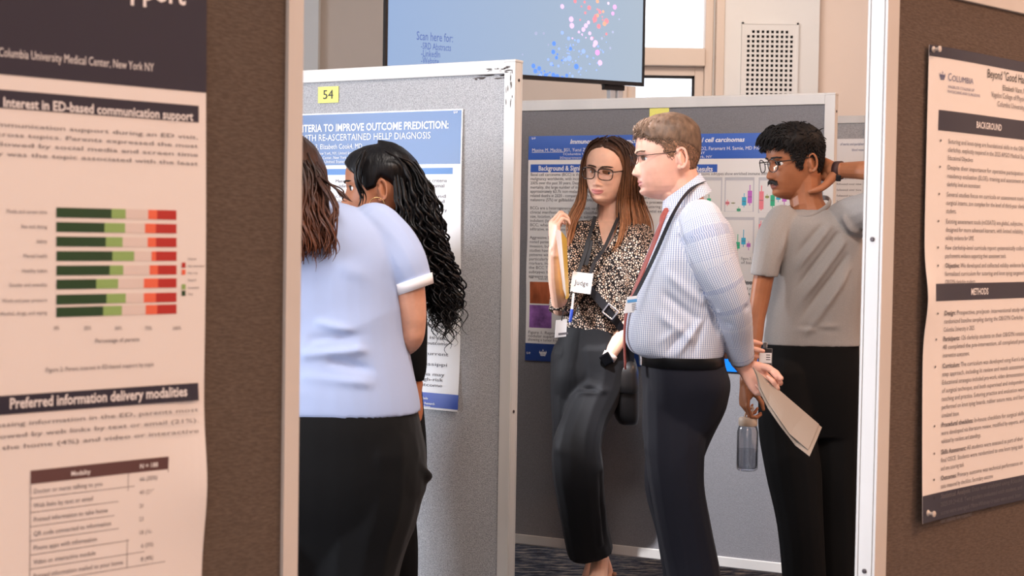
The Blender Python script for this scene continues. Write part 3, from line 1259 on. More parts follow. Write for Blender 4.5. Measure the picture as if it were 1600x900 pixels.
col(['Basal cell carcinoma (BCC) is the most common', 'malignancy worldwide, with incidence rising over', '200% over the past 30 years. Despite low mortality', 'mortality, the large number of incident cases leads', 'approximately 63.7k non-melanoma skin cancer', 'related deaths in 2020 - comparable with deaths of', 'melanoma (57k) or gallbladder cancer (84k).'], 275, 6.55)
col(['BCCs are a heterogeneous group with variable', 'clinical manifestations. They are classified by', 'size, location, and histopathologic subtype into', 'indolent (low-risk) or aggressive (high-risk)', 'BCC, where aggressive subtypes recur and', 'infiltrative, morpheaform and micronodular.'], 327, 6.6)
col(['Aggressive BCC tumors are more frequently', 'noted patients with immune suppression and', 'invasion, but the mechanism is unclear. Prior', 'studies have focused on immune infiltrates in', 'patterns within the tumor microenvironment,', 'particularly T cells and macrophage subset', 'markers. However the immune landscape of', 'the BCC TME across histologic aggressive', 'subtypes has not been well described in', 'aggressive variants.'], 373, 6.7)
col(['Figure 1. Representative clinical image of', 'nodular superficial and histology section', 'showing a tumor from skin surface.'], 521, 5.6)
for x0, x1, y, t_ in ((1068, 1116, 402, 'Figure 2: Aggressive BCCs'), (1158, 1250, 407, 'Figure 3. Single cell profiles across all subtypes'), (1158, 1225, 413, 'of basal cell carcinoma'), (1085, 1214, 273.5, 'Aggressive subtypes show enriched immune infiltration'),
                      (1158, 1250, 446, 'There was a depletion of T cells'), (1158, 1240, 454, 'and regulatory cells in the'), (1158, 1250, 462, 'more aggressive subtypes of BCC'), (1158, 1235, 470, 'therapy may be limited')):
    mb = MB()
    s.ptext(mb, t_, x0, x1, y, .0105)
    obj('caption', mb, M['ink_grey'], s.root)
mb = MB()
for k in range(9):
    s.ptext(mb, ['Tumor samples were processed for single', 'cell sequencing and clustering of immune', 'populations by differential expression'][k % 3], 960, 1066 - (k % 3) * 5, 276 + k * 7, .0105)
obj('body_text', mb, M['ink_grey'], s.root)
mb = MB()
s.ptext(mb, 'Immune cells', 1164, 1200, 443.5, .0115, bold=True)
s.ptext(mb, 'Nodular BCC', 842, 857, 437, .006)
obj('bold_lettering', mb, M['ink'], s.root)
# photos
m = mat('clinical_photo_ink', (172, 92, 58), rough=.3, noise=(9, .45, (3, 3, 1)))
mb = MB()
s.prect(mb, 829, 440, 862, 475, .0007)
obj('clinical_photo', mb, m, s.root)
m = mat('histology_photo_ink', (138, 92, 158), rough=.3, noise=(26, .5))
mb = MB()
s.prect(mb, 828, 476, 862, 513, .0007)
obj('histology_photo', mb, m, s.root)
# box plots
bpl = MB()
pink, olive, teal, blue, purple, greyl = 0, 1, 2, 3, 4, 5
cols_ = [(244, 140, 152), (170, 180, 90), (60, 186, 140), (64, 178, 214), (202, 112, 206), (205, 205, 210)]
for (x0, y0, x1, y1) in ((1084, 277, 1128, 330), (1133, 277, 1178, 331), (1186, 277, 1256, 333), (1084, 338, 1128, 395), (1133, 339, 1178, 396), (1186, 340, 1256, 397)):
    for a, b, c, d in ((x0, y0, x1, y0 + .8), (x0, y1 - .8, x1, y1), (x0, y0, x0 + .6, y1), (x1 - .6, y0, x1, y1), (x0, y0, x1, y0 + 5)):
        s.prect(bpl, a, b, c, d, .0007, greyl)
for x, w, ya, yb, c, wa, wb in ((1137, 6, 315, 319.5, pink, 312, 322), (1146, 6, 316.6, 318, olive, 316, 319), (1154.5, 6, 326, 330, teal, 323, 331), (1163, 6.5, 308, 321, blue, 302, 324), (1172, 6.5, 298, 317.5, purple, 289, 321),
                                 (1190, 6.5, 299, 327, pink, 290, 329), (1199, 6, 306, 309.5, olive, 303, 311), (1207.5, 6.5, 305, 322, teal, 301, 325), (1216.5, 6.5, 305, 312, blue, 301, 316), (1226, 6.5, 303, 315, purple, 300, 320), (1240, 6, 308, 316, pink, 301, 320),
                                 (1137, 6, 372, 384, pink, 366, 388), (1153, 6.5, 378, 388.5, teal, 366, 392), (1162, 6.5, 371.5, 382, blue, 359, 386), (1170, 6, 380, 386, purple, 377, 391), (1189, 6, 350, 368, pink, 345, 372), (1207, 6, 372, 384, teal, 366, 388),
                                 (1094, 6, 318, 325, pink, 312, 327), (1108, 6, 310, 320, teal, 304, 324)):
    s.prect(bpl, x - w / 2, ya, x + w / 2, yb, .0009, c)
    s.prect(bpl, x - .3, wa, x + .3, wb, .0008, c)
    s.prect(bpl, x - w / 2, (ya + yb) / 2 - .4, x + w / 2, (ya + yb) / 2 + .4, .0011, 6)
obj('box_plots', bpl, [mat('plot_ink_%d' % i, c, rough=.5) for i, c in enumerate(cols_)] + [M['ink_grey']], s.root)

# far poster
s = poster('pale far poster on the board glimpsed beside the near right post', BD, (1215, 218), (1349.5, 520), N_off=-.004)
mb = MB()
s.ptext(mb, 'of aortic and peripheral', 1313, 1352, 227, .012)
s.ptext(mb, 'blood vessels', 1331, 1352, 236, .012)
obj('title_lettering', mb, M['columbia'], s.root)
mb = MB()
for k in range(22):
    s.ptext(mb, 'patients were enrolled from the clinic and followed over time', 1222, 1346, 262 + k * 9, .009)
obj('body_text', mb, M['ink_grey'], s.root)

# ================================================================ television
tL, tR = Vector(hp(598, 7.45)), Vector(hp(1002, 8.08))
U = Vector((tR.x - tL.x, tR.y - tL.y, 0)).normalized()
N = U.cross(Vector((0, 0, 1))).normalized()
if N.dot(CAM - Vector((tL.x, tL.y, 0))) < 0:
    N = -N
W_ = (tR - tL).length
zb = on_plane(598, 109, Vector((tL.x, tL.y, 0)), N).z
O = Vector((tL.x, tL.y, zb + .86))
tv = empty('television', Vector(((tL.x + tR.x) / 2, (tL.y + tR.y) / 2, 0)) - N * .05)
tag(tv, 'large wall-height television on a stand showing pale blue slide with coloured dots', 'television')
s = Sheet(tv, O, U, N)
Z = Vector((0, 0, 1))
bzl = MB()
bw = .013
for u0, u1, v0, v1 in ((0, W_, 0, bw), (0, W_, .86 - bw * 1.6, .86), (0, bw, bw, .86 - bw * 1.6), (W_ - bw, W_, bw, .86 - bw * 1.6)):
    c = s.pt((u0 + u1) / 2, (v0 + v1) / 2, -.012)
    bzl.obox(c, U * (u1 - u0) / 2, N * .014, Z * (v1 - v0) / 2)
obj('bezel', bzl, M['black_plastic'], tv)
obj('back_case', MB().obox(s.pt(W_ / 2, .43, -.045), U * (W_ / 2 - .01), N * .022, Z * .42), M['black_plastic'], tv, bevel=.01)
# lit panel: the slide's own pale blue wash, lavender blue left to grey blue right
ms = bpy.data.materials.new('lit_slide')
ms.use_nodes = True
nt = ms.node_tree
b = nt.nodes['Principled BSDF']
b.inputs['Base Color'].default_value = (0, 0, 0, 1)
b.inputs['Roughness'].default_value = .35
b.inputs['Specular IOR Level'].default_value = .3
tc = nt.nodes.new('ShaderNodeTexCoord')
sx = nt.nodes.new('ShaderNodeSeparateXYZ')
cr = nt.nodes.new('ShaderNodeValToRGB')
cr.color_ramp.elements[0].color = lin((162, 190, 232))
cr.color_ramp.elements[1].color = lin((188, 204, 222))
nt.links.new(tc.outputs['Generated'], sx.inputs[0])
nt.links.new(sx.outputs['X'], cr.inputs[0])
nt.links.new(cr.outputs[0], b.inputs['Emission Color'])
b.inputs['Emission Strength'].default_value = .88
m = MB()
s.rect(m, bw, bw, W_ - bw, .86 - bw * 1.6, -.004)
scr = obj('screen', m, ms, tv)


def glow(name, rgb, e=.88):
    return mat(name, rgb, rough=.4, emit=e)


dots = MB()
dc = [(84, 134, 226), (136, 168, 228), (214, 182, 226), (226, 150, 218), (206, 124, 138), (206, 150, 128), (148, 160, 190)]
big = [(961, 11, 5, 3), (958, 21, 4, 3), (879, 10, 5, 2), (893, 30, 6, 2), (894, 40, 6, 2), (938, 19, 4, 4), (930, 30, 6, 4), (931, 25, 4, 4), (899, 2, 4, 4), (909, 10, 2, 4), (943, 18, 3, 5), (934, 2, 4, 5), (948, 33, 6, 4), (945, 37, 5, 5), (936, 41, 5, 4), (915, 20, 3, 4), (921, 12, 5, 4), (934, 24, 4, 5),
       (866, 68, 5, 0), (865, 81, 5, 0), (870, 90, 4, 0), (879, 51, 4, 1), (889, 60, 4, 1), (904, 64, 4, 1), (892, 76, 4, 0), (890, 91, 6, 1), (834, 103, 5, 0), (837, 111, 5, 0), (843, 107, 5, 0), (853, 118, 5, 0), (865, 117, 5, 0), (871, 120, 6, 0), (886, 118, 4, 0), (901, 104, 6, 0), (874, 76, 3, 1), (862, 100, 4, 1), (912, 80, 5, 1), (918, 88, 3, 1), (873, 103, 3, 1), (895, 119, 3, 1), (845, 118, 4, 1), (908, 107, 3, 1), (838, 52, 4, 6), (850, 52, 3, 6), (857, 70, 2, 6), (817, 85, 2, 6), (879, 122, 5, 0), (857, 93, 3, 1), (884, 93, 4, 1),
       (912, 46, 5, 2), (916, 40, 5, 2), (931, 67, 6, 2), (934, 82, 6, 3), (938, 98, 6, 2), (925, 60, 4, 2), (920, 35, 4, 2), (929, 71, 4, 2), (941, 60, 3, 6), (954, 75, 3, 6), (958, 50, 3, 6), (948, 53, 3, 4), (951, 5, 3, 2), (968, 30, 2, 6), (922, 52, 4, 2), (905, 50, 3, 2), (907, 31, 2, 4), (914, 3, 3, 4)]
for x, y, r_, c in big:
    u, v = s.uv(x, y)
    rr = r_ * .0024
    s.disc(dots, u, v, rr * .92, rr, -.0034 + .0001 * (len(dots.f) % 5), c, 14)
rg = random.Random(3)
for k in range(70):
    t = rg.random()
    x = 840 + 110 * rg.random()
    y = 122 - (x - 840) * 1.05 * rg.random() - 5 + rg.uniform(-6, 6)
    if y < -30 or y > 124:
        continue
    u, v = s.uv(x, y)
    rr = rg.uniform(.002, .006)
    c = (0 if x < 880 else 1) if y > 60 else (2 if x < 925 else 4)
    s.disc(dots, u, v, rr, rr, -.0036, c, 8)
for k in range(30):      # the part of the slide above the frame
    x, y = 800 + rg.gauss(120, 55), -rg.random() * 90
    u, v = s.uv(min(985, x), y)
    rr = rg.uniform(.004, .010)
    s.disc(dots, u, max(.03, v), rr, rr, -.0036, rg.choice((2, 3, 4, 5)), 10)
obj('slide_dots', dots, [glow('dot_glow_%d' % i, c) for i, c in enumerate(dc)], scr)
m = MB()
s.ptext(m, 'Scan here for:', 651, 708, 64, .042, h=-.0032)
s.ptext(m, '-SRD Abstracts', 658, 705, 78, .033, h=-.0032)
s.ptext(m, '-LinkedIn', 658, 688, 89, .033, h=-.0032)
s.ptext(m, '-Website', 658, 686, 100, .033, h=-.0032)
obj('slide_lettering', m, glow('slide_ink_glow', (66, 90, 158), .75), scr)
m = MB()
for xc in (955, 967):
    q = on_plane(xc, 130, O - N * .06, N)
    m.obox(Vector((q.x, q.y, q.z / 2)), U * .016, N * .02, Z * q.z / 2)
q = on_plane(961, 130, O - N * .06, N)
obj('stand_pole', m, mat('white_stand_paint', (225, 222, 220), rough=.4), tv, bevel=.004)
m = MB().obox(Vector((q.x, q.y, .02)), U * .32, N * .25, Z * .02)
obj('stand_base', m, M['black_plastic'], tv, bevel=.01)
m = MB().obox(s.pt(W_ * .89, .86 + .012, -.045), U * .06, N * .015, Z * .012)
obj('stand_bracket', m, M['black_plastic'], tv)
m = MB().obox(s.pt(W_ * .89, .5, -.075), U * .05, N * .008, Z * .36)
obj('mount_plate', m, M['black_plastic'], tv)

# ================================================================ light
w = bpy.data.worlds.new('daylight')
SC.world = w
w.use_nodes = True
w.node_tree.nodes['Background'].inputs['Color'].default_value = lin((238, 244, 255))
w.node_tree.nodes['Background'].inputs['Strength'].default_value = 2.4


def area(name, loc, target, size, energy, rgb, spread=None):
    l = bpy.data.lights.new(name, 'AREA')
    l.shape = 'RECTANGLE'
    l.size, l.size_y = size
    l.energy = energy
    l.color = lin(rgb)[:3]
    if spread:
        l.spread = math.radians(spread)
    o = bpy.data.objects.new(name, l)
    COL.objects.link(o)
    o.location = loc
    o.rotation_euler = (Vector(target) - Vector(loc)).to_track_quat('-Z', 'Y').to_euler()
    return o


area('window_daylight', (XL + .02, .75, 1.65), (0, .75, 1.65), (5.8, 2.1), 330, (232, 240, 255))
area('back_window_daylight', ((W1[0] + W1[1]) / 2, YB - .1, 2.05), ((W1[0] + W1[1]) / 2, 0, 1.6), (.5, 1.8), 12, (240, 246, 255))
for i, (x, y) in enumerate(((2.2, -.6), (2.6, 2.0), (-.2, -.6), (2.8, 4.6))):
    area('ceiling_lamp', (x, y, ZC - .02), (x, y, 0), (.6, .6), (66, 62, 30, 46)[i], (255, 198, 160))
area('ceiling_lamp', (.3, 3.1, ZC - .02), (.45, 4.6, 0), (1.2, 1.2), 95, (255, 244, 236))
area('ceiling_lamp', (.9, 7.9, ZC - .02), (1.2, 9.5, 2.3), (1.6, .8), 48, (255, 232, 216))
# added spot hidden behind the numbered board, standing in for low light from the left
sn = bpy.data.lights.new('hidden_side_spot', 'SPOT')
sn.energy = 80
sn.color = lin((246, 247, 255))[:3]
sn.spot_size = math.radians(64)
sn.spot_blend = .5
sn.shadow_soft_size = .06
so = bpy.data.objects.new('hidden_side_spot', sn)
COL.objects.link(so)
so.location = (-.92, 5.30, 1.32)
so.rotation_euler = (Vector((.40, 5.02, .98)) - Vector(so.location)).to_track_quat('-Z', 'Y').to_euler()

# spot added without a fixture, puts a bright patch low on the rear board
s2 = bpy.data.lights.new('added_board_spot', 'SPOT')
s2.energy = 820
s2.color = lin((250, 249, 255))[:3]
s2.spot_size = math.radians(18)
s2.spot_blend = .6
s2.shadow_soft_size = .05
so = bpy.data.objects.new('added_board_spot', s2)
COL.objects.link(so)
so.location = (-.12, 3.98, 3.18)
so.rotation_euler = (Vector((.74, 5.51, .36)) - Vector(so.location)).to_track_quat('-Z', 'Y').to_euler()

SC.view_settings.view_transform = 'Standard'
SC.view_settings.look = 'None'
SC.view_settings.gamma = 1
SC.view_settings.use_curve_mapping = False
SC.view_settings.exposure = 0.0
SC.cycles.max_bounces = 8
SC.cycles.transparent_max_bounces = 12

# ================================================================ people: kit
def G(x, s):
    return np.exp(-(x / s) ** 2)


_F = np.array([(-.122, .040), (-.116, .066), (-.107, .084), (-.097, .0905), (-.086, .0895), (-.070, .0945), (-.055, .0945), (-.04, .0930), (-.02, .0915), (0, .0925), (.016, .0985), (.03, .0985)])
_B = np.array([(-.122, .0), (-.10, .020), (-.08, .036), (-.06, .054), (-.03, .078), (0, .090), (.03, .094)])
_W = np.array([(-.122, .010), (-.116, .022), (-.107, .034), (-.097, .043), (-.083, .0525), (-.06, .062), (-.04, .068), (-.02, .0725), (0, .0755), (.03, .0765)])


def head_base(th, u, K):
    """skull surface; th from the front towards the person's right, u above the eye line. local x right, y forward, z up"""
    th, u = np.asarray(th, float), np.asarray(u, float)
    s = np.clip((u - .03) / .086, 0, 1)
    kf = np.sqrt(np.clip(1 - s ** 2.5, 0, 1))
    kb = np.sqrt(np.clip(1 - s ** 2.2, 0, 1))
    kw = np.sqrt(np.clip(1 - s ** 2.1, 0, 1))
    f = np.interp(u, _F[:, 0], _F[:, 1]) * kf
    b = np.interp(u, _B[:, 0], _B[:, 1]) * kb
    w = np.interp(u, _W[:, 0], _W[:, 1]) * kw * K.get('wide', 1.0)
    jw = K.get('jowl', 0)
    w = w + jw * G(u + .09, .03)
    c, sn = np.cos(th), np.sin(th)
    p = 2.25
    cc = np.sign(c) * np.abs(c) ** (2 / p)
    ss = np.sign(sn) * np.abs(sn) ** (2 / p)
    y = np.where(c > 0, f * cc, b * cc)
    return np.stack([w * ss, y, u], -1)


def head_verts(K, nt=220, nu=230):
    us = np.concatenate([np.linspace(-.122, .09, nu - 26), .03 + .086 * np.sin(np.linspace(math.asin(.06 / .086), math.pi / 2 - .03, 27))[1:]])
    th = np.linspace(-math.pi, math.pi, nt, endpoint=False)
    # more columns across the face
    th = th - .35 * np.sin(th)
    T, U_ = np.meshgrid(th, us)
    q = head_base(T, U_, K)
    x, y, u = q[..., 0], q[..., 1], q[..., 2]
    ax = np.abs(x)
    fr = np.clip(np.cos(T) * 3, 0, 1)
    nk = K.get('nose', 1.0)
    N = np.interp(u, [-.060, -.0555, -.052, -.047, -.041, -.030, -.015, 0, .012], [0, .002, .010, .0200, .0225, .0180, .0105, .0045, 0]) * nk
    sg = np.interp(u, [-.06, -.047, -.040, -.028, 0, .012], [.016, .0155, .0125, .0095, .0075, .008])
    d = N * G(x, sg)
    d += .004 * G(ax - .013, .005) * G(u + .046, .006) * nk           # nostril wings
    d += K.get('brow', .003) * G(ax - .026, .02) * G(u - .019, .007)
    d -= .0075 * G(ax - .031, .016) * G(u - .003, .011)
    d -= .004 * G(ax - .015, .007) * G(u - .002, .010)
    d -= .005 * G(ax - .0075, .0035) * G(u + .0525, .003)             # nostrils
    d += .0035 * G(ax - .046, .018) * G(u + .032, .018)
    lp = K.get('lips', 1.0)
    u_keep, u = u, u - K.get('smile', 4.0) * x ** 2
    d += lp * .0042 * G(x, .017) * G(u + .0675, .0042)
    d += lp * .0050 * G(x, .015) * G(u + .0785, .0048)
    d -= .0034 * G(x, .021) * G(u + .0730, .0020)
    u = u_keep
    d -= .0030 * G(x, .018) * G(u + .0875, .0045)
    d += K.get('chin', .004) * G(x, .014) * G(u + .101, .009)
    y = y + d * fr
    # eyelids wrapped over the eyeballs
    op = K.get('open', .0046)
    for sgn in (-1, 1):
        ex, ey, ez = EYE[0] * sgn, EYE[1], EYE[2]
        dx, du = x - ex, u - ez
        rr = dx ** 2 + du ** 2
        R = .0138
        ysp = ey + np.sqrt(np.clip(R * R - rr, 0, None))
        m = (rr < R * R) & (np.cos(T) > 0)
        y = np.where(m, np.maximum(y, ysp), y)
        slit = ((dx / .0142) ** 2 + ((du + .0004) / op) ** 2) < 1
        y = np.where(slit & (np.cos(T) > 0), np.minimum(y, ey + .0055), y)
    return np.stack([x, y, u], -1)


EYE = (.0315, .0685, 0.0)


def head_matrix(px, py, d, yaw, pitch=0, roll=0, scale=1.0):
    a = math.radians(yaw)
    fwd = Vector((-math.sin(a), -math.cos(a), 0))
    right = fwd.cross(Vector((0, 0, 1)))
    R = Matrix((right, fwd, Vector((0, 0, 1)))).transposed()
    R = R @ Matrix.Rotation(math.radians(-pitch), 3, 'X') @ Matrix.Rotation(math.radians(roll), 3, 'Y')
    return Matrix.Translation(P(px, py, d)) @ R.to_4x4() @ Matrix.Scale(scale, 4)


def add_head(mb, H, K, ears=(1, -1)):
    q = head_verts(K)
    n = len(mb.v)
    rings = [[Vector(p) for p in row] for row in q]
    mb.loft(rings)
    for s in ears:
        ear(mb, s, K)
    mb.xform(H, n)


def ear(mb, s, K):
    """outer ear: rim, inner bowl ridge and lobe"""
    x0, y0, u0 = .0735 * s * K.get('wide', 1), K.get('ear_y', -.018), K.get('ear_u', -.008)
    pts = []
    for k in range(13):
        a = math.radians(-60 + k * 25)
        yy = y0 - .002 - .0155 * math.cos(a + .3) * (1 if math.cos(a) > 0 else .8)
        uu = u0 + .0285 * math.sin(a)
        out = .010 + .007 * max(0, -math.cos(a + 2.6))
        pts.append((yy, uu, out))
    rim = [(Vector((x0 + s * (.006 + .010 * max(0, math.sin(math.pi * k / 13))), y0 + .014 * math.cos(math.radians(40 + k * 22)), u0 + .029 * math.sin(math.radians(40 + k * 22)))), .0042) for k in range(11)]
    mb.tube(rim, n=8, sub=3)
    plate = [(Vector((x0 + s * .001, y0 + .008, u0 - .004)), .016, .006), (Vector((x0 + s * .009, y0 - .006, u0 + .002)), .022, .004)]
    mb.tube([(Vector((x0 - s * .004, y0 + .004, u0 - .002)), .012, .022), (Vector((x0 + s * .004, y0 + .000, u0)), .012, .024), (Vector((x0 + s * .0085, y0 - .003, u0 + .001)), .011, .022)], n=14, sub=3, side=(0, 1, 0), round0=False, round1=False)
    mb.ball((x0 + s * .006, y0 + .006, u0 - .027), .0085, 10, 8, (.6, 1, 1))
    mb.tube([(Vector((x0 + s * .008, y0 + .012, u0 + .004)), .003), (Vector((x0 + s * .011, y0 + .006, u0 - .008)), .0035), (Vector((x0 + s * .011, y0 + .002, u0 - .018)), .003)], n=8, sub=3)


def lip_attr(H, K):
    Hi = np.array(H.inverted())

    def fn(co):
        q = co @ Hi[:3, :3].T + Hi[:3, 3]
        x, y, u = q[:, 0], q[:, 1], q[:, 2]
        u = u - K.get('smile', 4.0) * x ** 2
        e = ((x / .0235) ** 2 + ((u + .0732) / .0098) ** 2)
        return np.where(y > .07, np.clip((1.25 - e) * 3, 0, 1), 0)
    return fn


def skin(name, rgb, lip, rough=.48):
    m = mat(name, rgb, rough=rough, spec=.35, noise=(38, .07), bump=(420, .12, .0006), sss=.08)
    nt = m.node_tree
    b = nt.nodes['Principled BSDF']
    src = b.inputs['Base Color'].links[0].from_socket
    at = nt.nodes.new('ShaderNodeAttribute')
    at.attribute_name = 'lip'
    mx = nt.nodes.new('ShaderNodeMix')
    mx.data_type = 'RGBA'
    mx.inputs['B'].default_value = lin(lip)
    nt.links.new(at.outputs['Fac'], mx.inputs['Factor'])
    nt.links.new(src, mx.inputs['A'])
    nt.links.new(mx.outputs['Result'], b.inputs['Base Color'])
    return m


EYE_M = [mat('eye_white', (226, 220, 214), rough=.15, spec=.6), mat('iris_brown', (58, 38, 28), rough=.1, spec=.7), mat('pupil', (10, 8, 8), rough=.08, spec=.8)]


def add_eyes(person, H, iris=None, gaze=(0, 0)):
    for s in (-1, 1):
        mb = MB()
        n, mm, r = 24, 26, .0125
        c = Vector((EYE[0] * s, EYE[1], EYE[2]))
        rot = Matrix.Rotation(math.radians(gaze[0]), 3, 'Z') @ Matrix.Rotation(math.radians(gaze[1]), 3, 'X')
        rings = []
        for i in range(mm + 1):
            a = math.pi * i / mm
            a = max(.01, min(math.pi - .01, a))
            rings.append([c + rot @ Vector((r * math.sin(a) * math.cos(6.28319 * j / n), r * math.cos(a) * (1.04 if a < .6 else 1), r * math.sin(a) * math.sin(6.28319 * j / n))) for j in range(n)])
        mb.loft(rings)
        k = 0
        for i in range(mm):
            for j in range(n):
                mb.mi[k] = 2 if i < 2 else (1 if i < 4 else 0)
                k += 1
        mb.mi[-2] = 2
        mb.xform(H)
        obj('eye', mb, EYE_M if not iris else [EYE_M[0], iris, EYE_M[2]], person, smooth=True)


def add_brows(person, H, m, thick=.0034, rise=.004, u0=.019):
    for s in (-1, 1):
        mb = MB()
        for k in range(26):
            t = k / 25
            x = s * (.013 + .034 * t)
            u = u0 + rise * math.sin(t * 2.2) - .002 * t
            yb = float(head_base(math.atan2(abs(x) / .076, .93), u, {})[1])
            th = math.asin(min(.99, (abs(x) / .076) ** 1.1))
            q = head_base(th, u, {})
            y = q[1] + .0025
            l = .009
            w = thick * (1 - .5 * t)
            for r_ in range(2):
                o = (RNG.rand() - .5) * w * 1.4
                mb.tube([(Vector((x - s * l * .5, y - .001, u + o - .0015)), .0010), (Vector((x, y + .0014, u + o)), .0012), (Vector((x + s * l * .6, y - .0025, u + o + .001)), .0005)], n=5, sub=2)
        mb.xform(H)
        obj('eyebrow', mb, m, person, smooth=True)


def hair_cap(person, H, K, m, thick, seed=1, nt=150, nu=110, rough=.0025, streak=(60, 12), name='hair', u_lo=-.115):
    """hair as a thickness laid on the skull; negative thickness dives under the skin at the hairline"""
    us = np.concatenate([np.linspace(u_lo, .085, nu - 24), .03 + .086 * np.sin(np.linspace(math.asin(.055 / .086), math.pi / 2 - .02, 25))[1:]])
    th = np.linspace(-math.pi, math.pi, nt, endpoint=False)
    T, U_ = np.meshgrid(th, us)
    q = head_base(T, U_, K)
    e = 1e-3
    ta = head_base(T + e, U_, K) - head_base(T - e, U_, K)
    c0 = np.array([0, -.005, .01])
    nrm = q - c0
    nrm /= np.linalg.norm(nrm, axis=-1)[..., None]
    t = thick(T, U_)
    fl = q.reshape(-1, 3)
    a = np.stack([T.ravel() * streak[0] / 6, U_.ravel() * streak[1] * 4, np.zeros(T.size)], 1)
    nz = vnoise(a, 1.0, seed) * .6 + vnoise(a, 2.3, seed + 3) * .4
    nz2 = vnoise(fl, 38, seed + 9)
    amp = np.clip(t.ravel() / .012, 0, 1.4)
    tt = t.ravel() + amp * (nz * rough + nz2 * rough * 1.1)
    r = fl + nrm.reshape(-1, 3) * tt[:, None]
    r = r.reshape(q.shape)
    mb = MB()
    mb.loft([[Vector(p) for p in row] for row in r])
    mb.xform(H)
    return obj(name, mb, m, person, smooth=True)


def sstep(x, a, b):
    t = np.clip((x - a) / (b - a), 0, 1)
    return t * t * (3 - 2 * t)


def hair_mat(name, rgb, tip=None, rough=.42, streak=(160, 160, 8)):
    m = mat(name, rgb, rough=rough, spec=.25, noise=(1.0, .35, streak), bump=(1.0, .5, .003, streak))
    if tip:
        nt = m.node_tree
        b = nt.nodes['Principled BSDF']
        vm = b.inputs['Base Color'].links[0].from_node
        tc = nt.nodes.new('ShaderNodeTexCoord')
        sx = nt.nodes.new('ShaderNodeSeparateXYZ')
        cr = nt.nodes.new('ShaderNodeValToRGB')
        cr.color_ramp.elements[0].color = lin(tip)
        cr.color_ramp.elements[0].position = .18
        cr.color_ramp.elements[1].color = lin(rgb)
        cr.color_ramp.elements[1].position = .85
        nt.links.new(tc.outputs['Generated'], sx.inputs[0])
        nt.links.new(sx.outputs['Z'], cr.inputs[0])
        nt.links.new(cr.outputs[0], vm.inputs[0])
    return m


def torso(mb, rows, shrink=0.0, p=2.4, n=40, sub=5):
    """rows: (py, x left, x right, half depth m, distance d) top to bottom"""
    A = spline(np.array([[r[0], r[1], r[2], r[3], r[4]] for r in rows], float), sub)
    rings = []
    for py, xl, xr, ry, d in A[::-1]:
        c = P((xl + xr) / 2, py, d)
        rx = (xr - xl) / 2 * d / FPX - shrink
        rr = ry - shrink
        rg = []
        for j in range(n):
            a = 2 * math.pi * j / n
            cs, sn = math.cos(a), math.sin(a)
            rg.append(c + Vector((rx * math.copysign(abs(cs) ** (2 / p), cs), rr * math.copysign(abs(sn) ** (2 / p), sn), 0)))
        rings.append(rg)
    return mb.loft(rings)


def limb(mb, rows, grow=0.0, side=(1, 0, 0), **k):
    """rows: (px, py, d, r px[, r across px])"""
    pts = []
    for r in rows:
        d = r[2]
        ra = r[3] * d / FPX + grow
        rb = (r[4] * d / FPX + grow) if len(r) > 4 else ra
        pts.append((P(r[0], r[1], d), ra, rb))
    return mb.tube(pts, side=side, **k)


FL = [(.041, .025, .020), (.045, .028, .021), (.041, .026, .020), (.032, .020, .017)]
FR = [(.0092, .0082, .0074, .0062), (.0094, .0084, .0076, .0064), (.0090, .0080, .0072, .0060), (.0080, .0070, .0064, .0054)]


def hand(mb, W, Y, Zd, right, bends, thumb, scale=1.0, spread=0.0):
    """W wrist; Y towards the fingers; Zd back of the hand; bends = 4 x (mcp, pip, dip) degrees towards the palm;
    thumb = three unit-ish directions in (towards thumb side, fingers, back) terms"""
    Y = Vector(Y).normalized()
    Zd = Vector(Zd)
    Zd = (Zd - Y * Zd.dot(Y)).normalized()
    X = Y.cross(Zd)
    tx = -1 if right else 1
    n0 = len(mb.v)
    mb.tube([(Vector((0, -.02, 0)), .026, .020), (Vector((0, .01, 0)), .027, .0185), (Vector((0, .035, 0)), .034, .0165), (Vector((-tx * .001, .065, 0)), .0395, .0145), (Vector((-tx * .002, .088, 0)), .0385, .0115)], n=18, sub=4, side=(1, 0, 0), p=2.3)
    mb.tube([(Vector((tx * .014, .012, -.008)), .014), (Vector((tx * .024, .035, -.010)), .016), (Vector((tx * .028, .052, -.008)), .012)], n=10, sub=3)
    for i in range(4):
        x0 = tx * (.0295 - .0197 * i)
        p_ = Vector((x0, .078 - (.006 if i == 3 else 0) + (.004 if i == 1 else 0), 0))
        a = 0.0
        sp = tx * (1.5 - i) * math.radians(spread)
        pts = [(p_.copy(), FR[i][0])]
        base = p_ + Vector((0, .014, 0))
        cur = base.copy()
        pts.append((cur.copy(), FR[i][0]))
        for k in range(3):
            a += math.radians(bends[i][k])
            dr = Vector((math.sin(sp) * math.cos(a), math.cos(a) * math.cos(sp), -math.sin(a)))
            L = FL[i][k]
            mid = cur + dr * L * .5
            pts.append((mid, (FR[i][k] + FR[i][k + 1]) / 2 * .96))
            cur = cur + dr * L
            pts.append((cur.copy(), FR[i][k + 1] * (1.04 if k < 2 else .9)))
        mb.tube(pts, n=10, sub=3, side=(1, 0, 0))
    cur = Vector((tx * .024, .026, -.006))
    pts = [(cur.copy(), .0135)]
    for k, (dv, L, r_) in enumerate(zip(thumb or (), (.040, .032, .025), (.0112, .0098, .0078))):
        dv = Vector((dv[0] * tx, dv[1], dv[2])).normalized()
        pts.append((cur + dv * L * .5, r_ * 1.05))
        cur = cur + dv * L
        pts.append((cur.copy(), r_))
    if len(pts) > 1:
        mb.tube(pts, n=10, sub=3, side=(0, 0, 1))
    Mx = Matrix((X, Y, Zd)).transposed().to_4x4()
    mb.xform(Matrix.Translation(Vector(W)) @ Mx @ Matrix.Scale(scale, 4), n0)


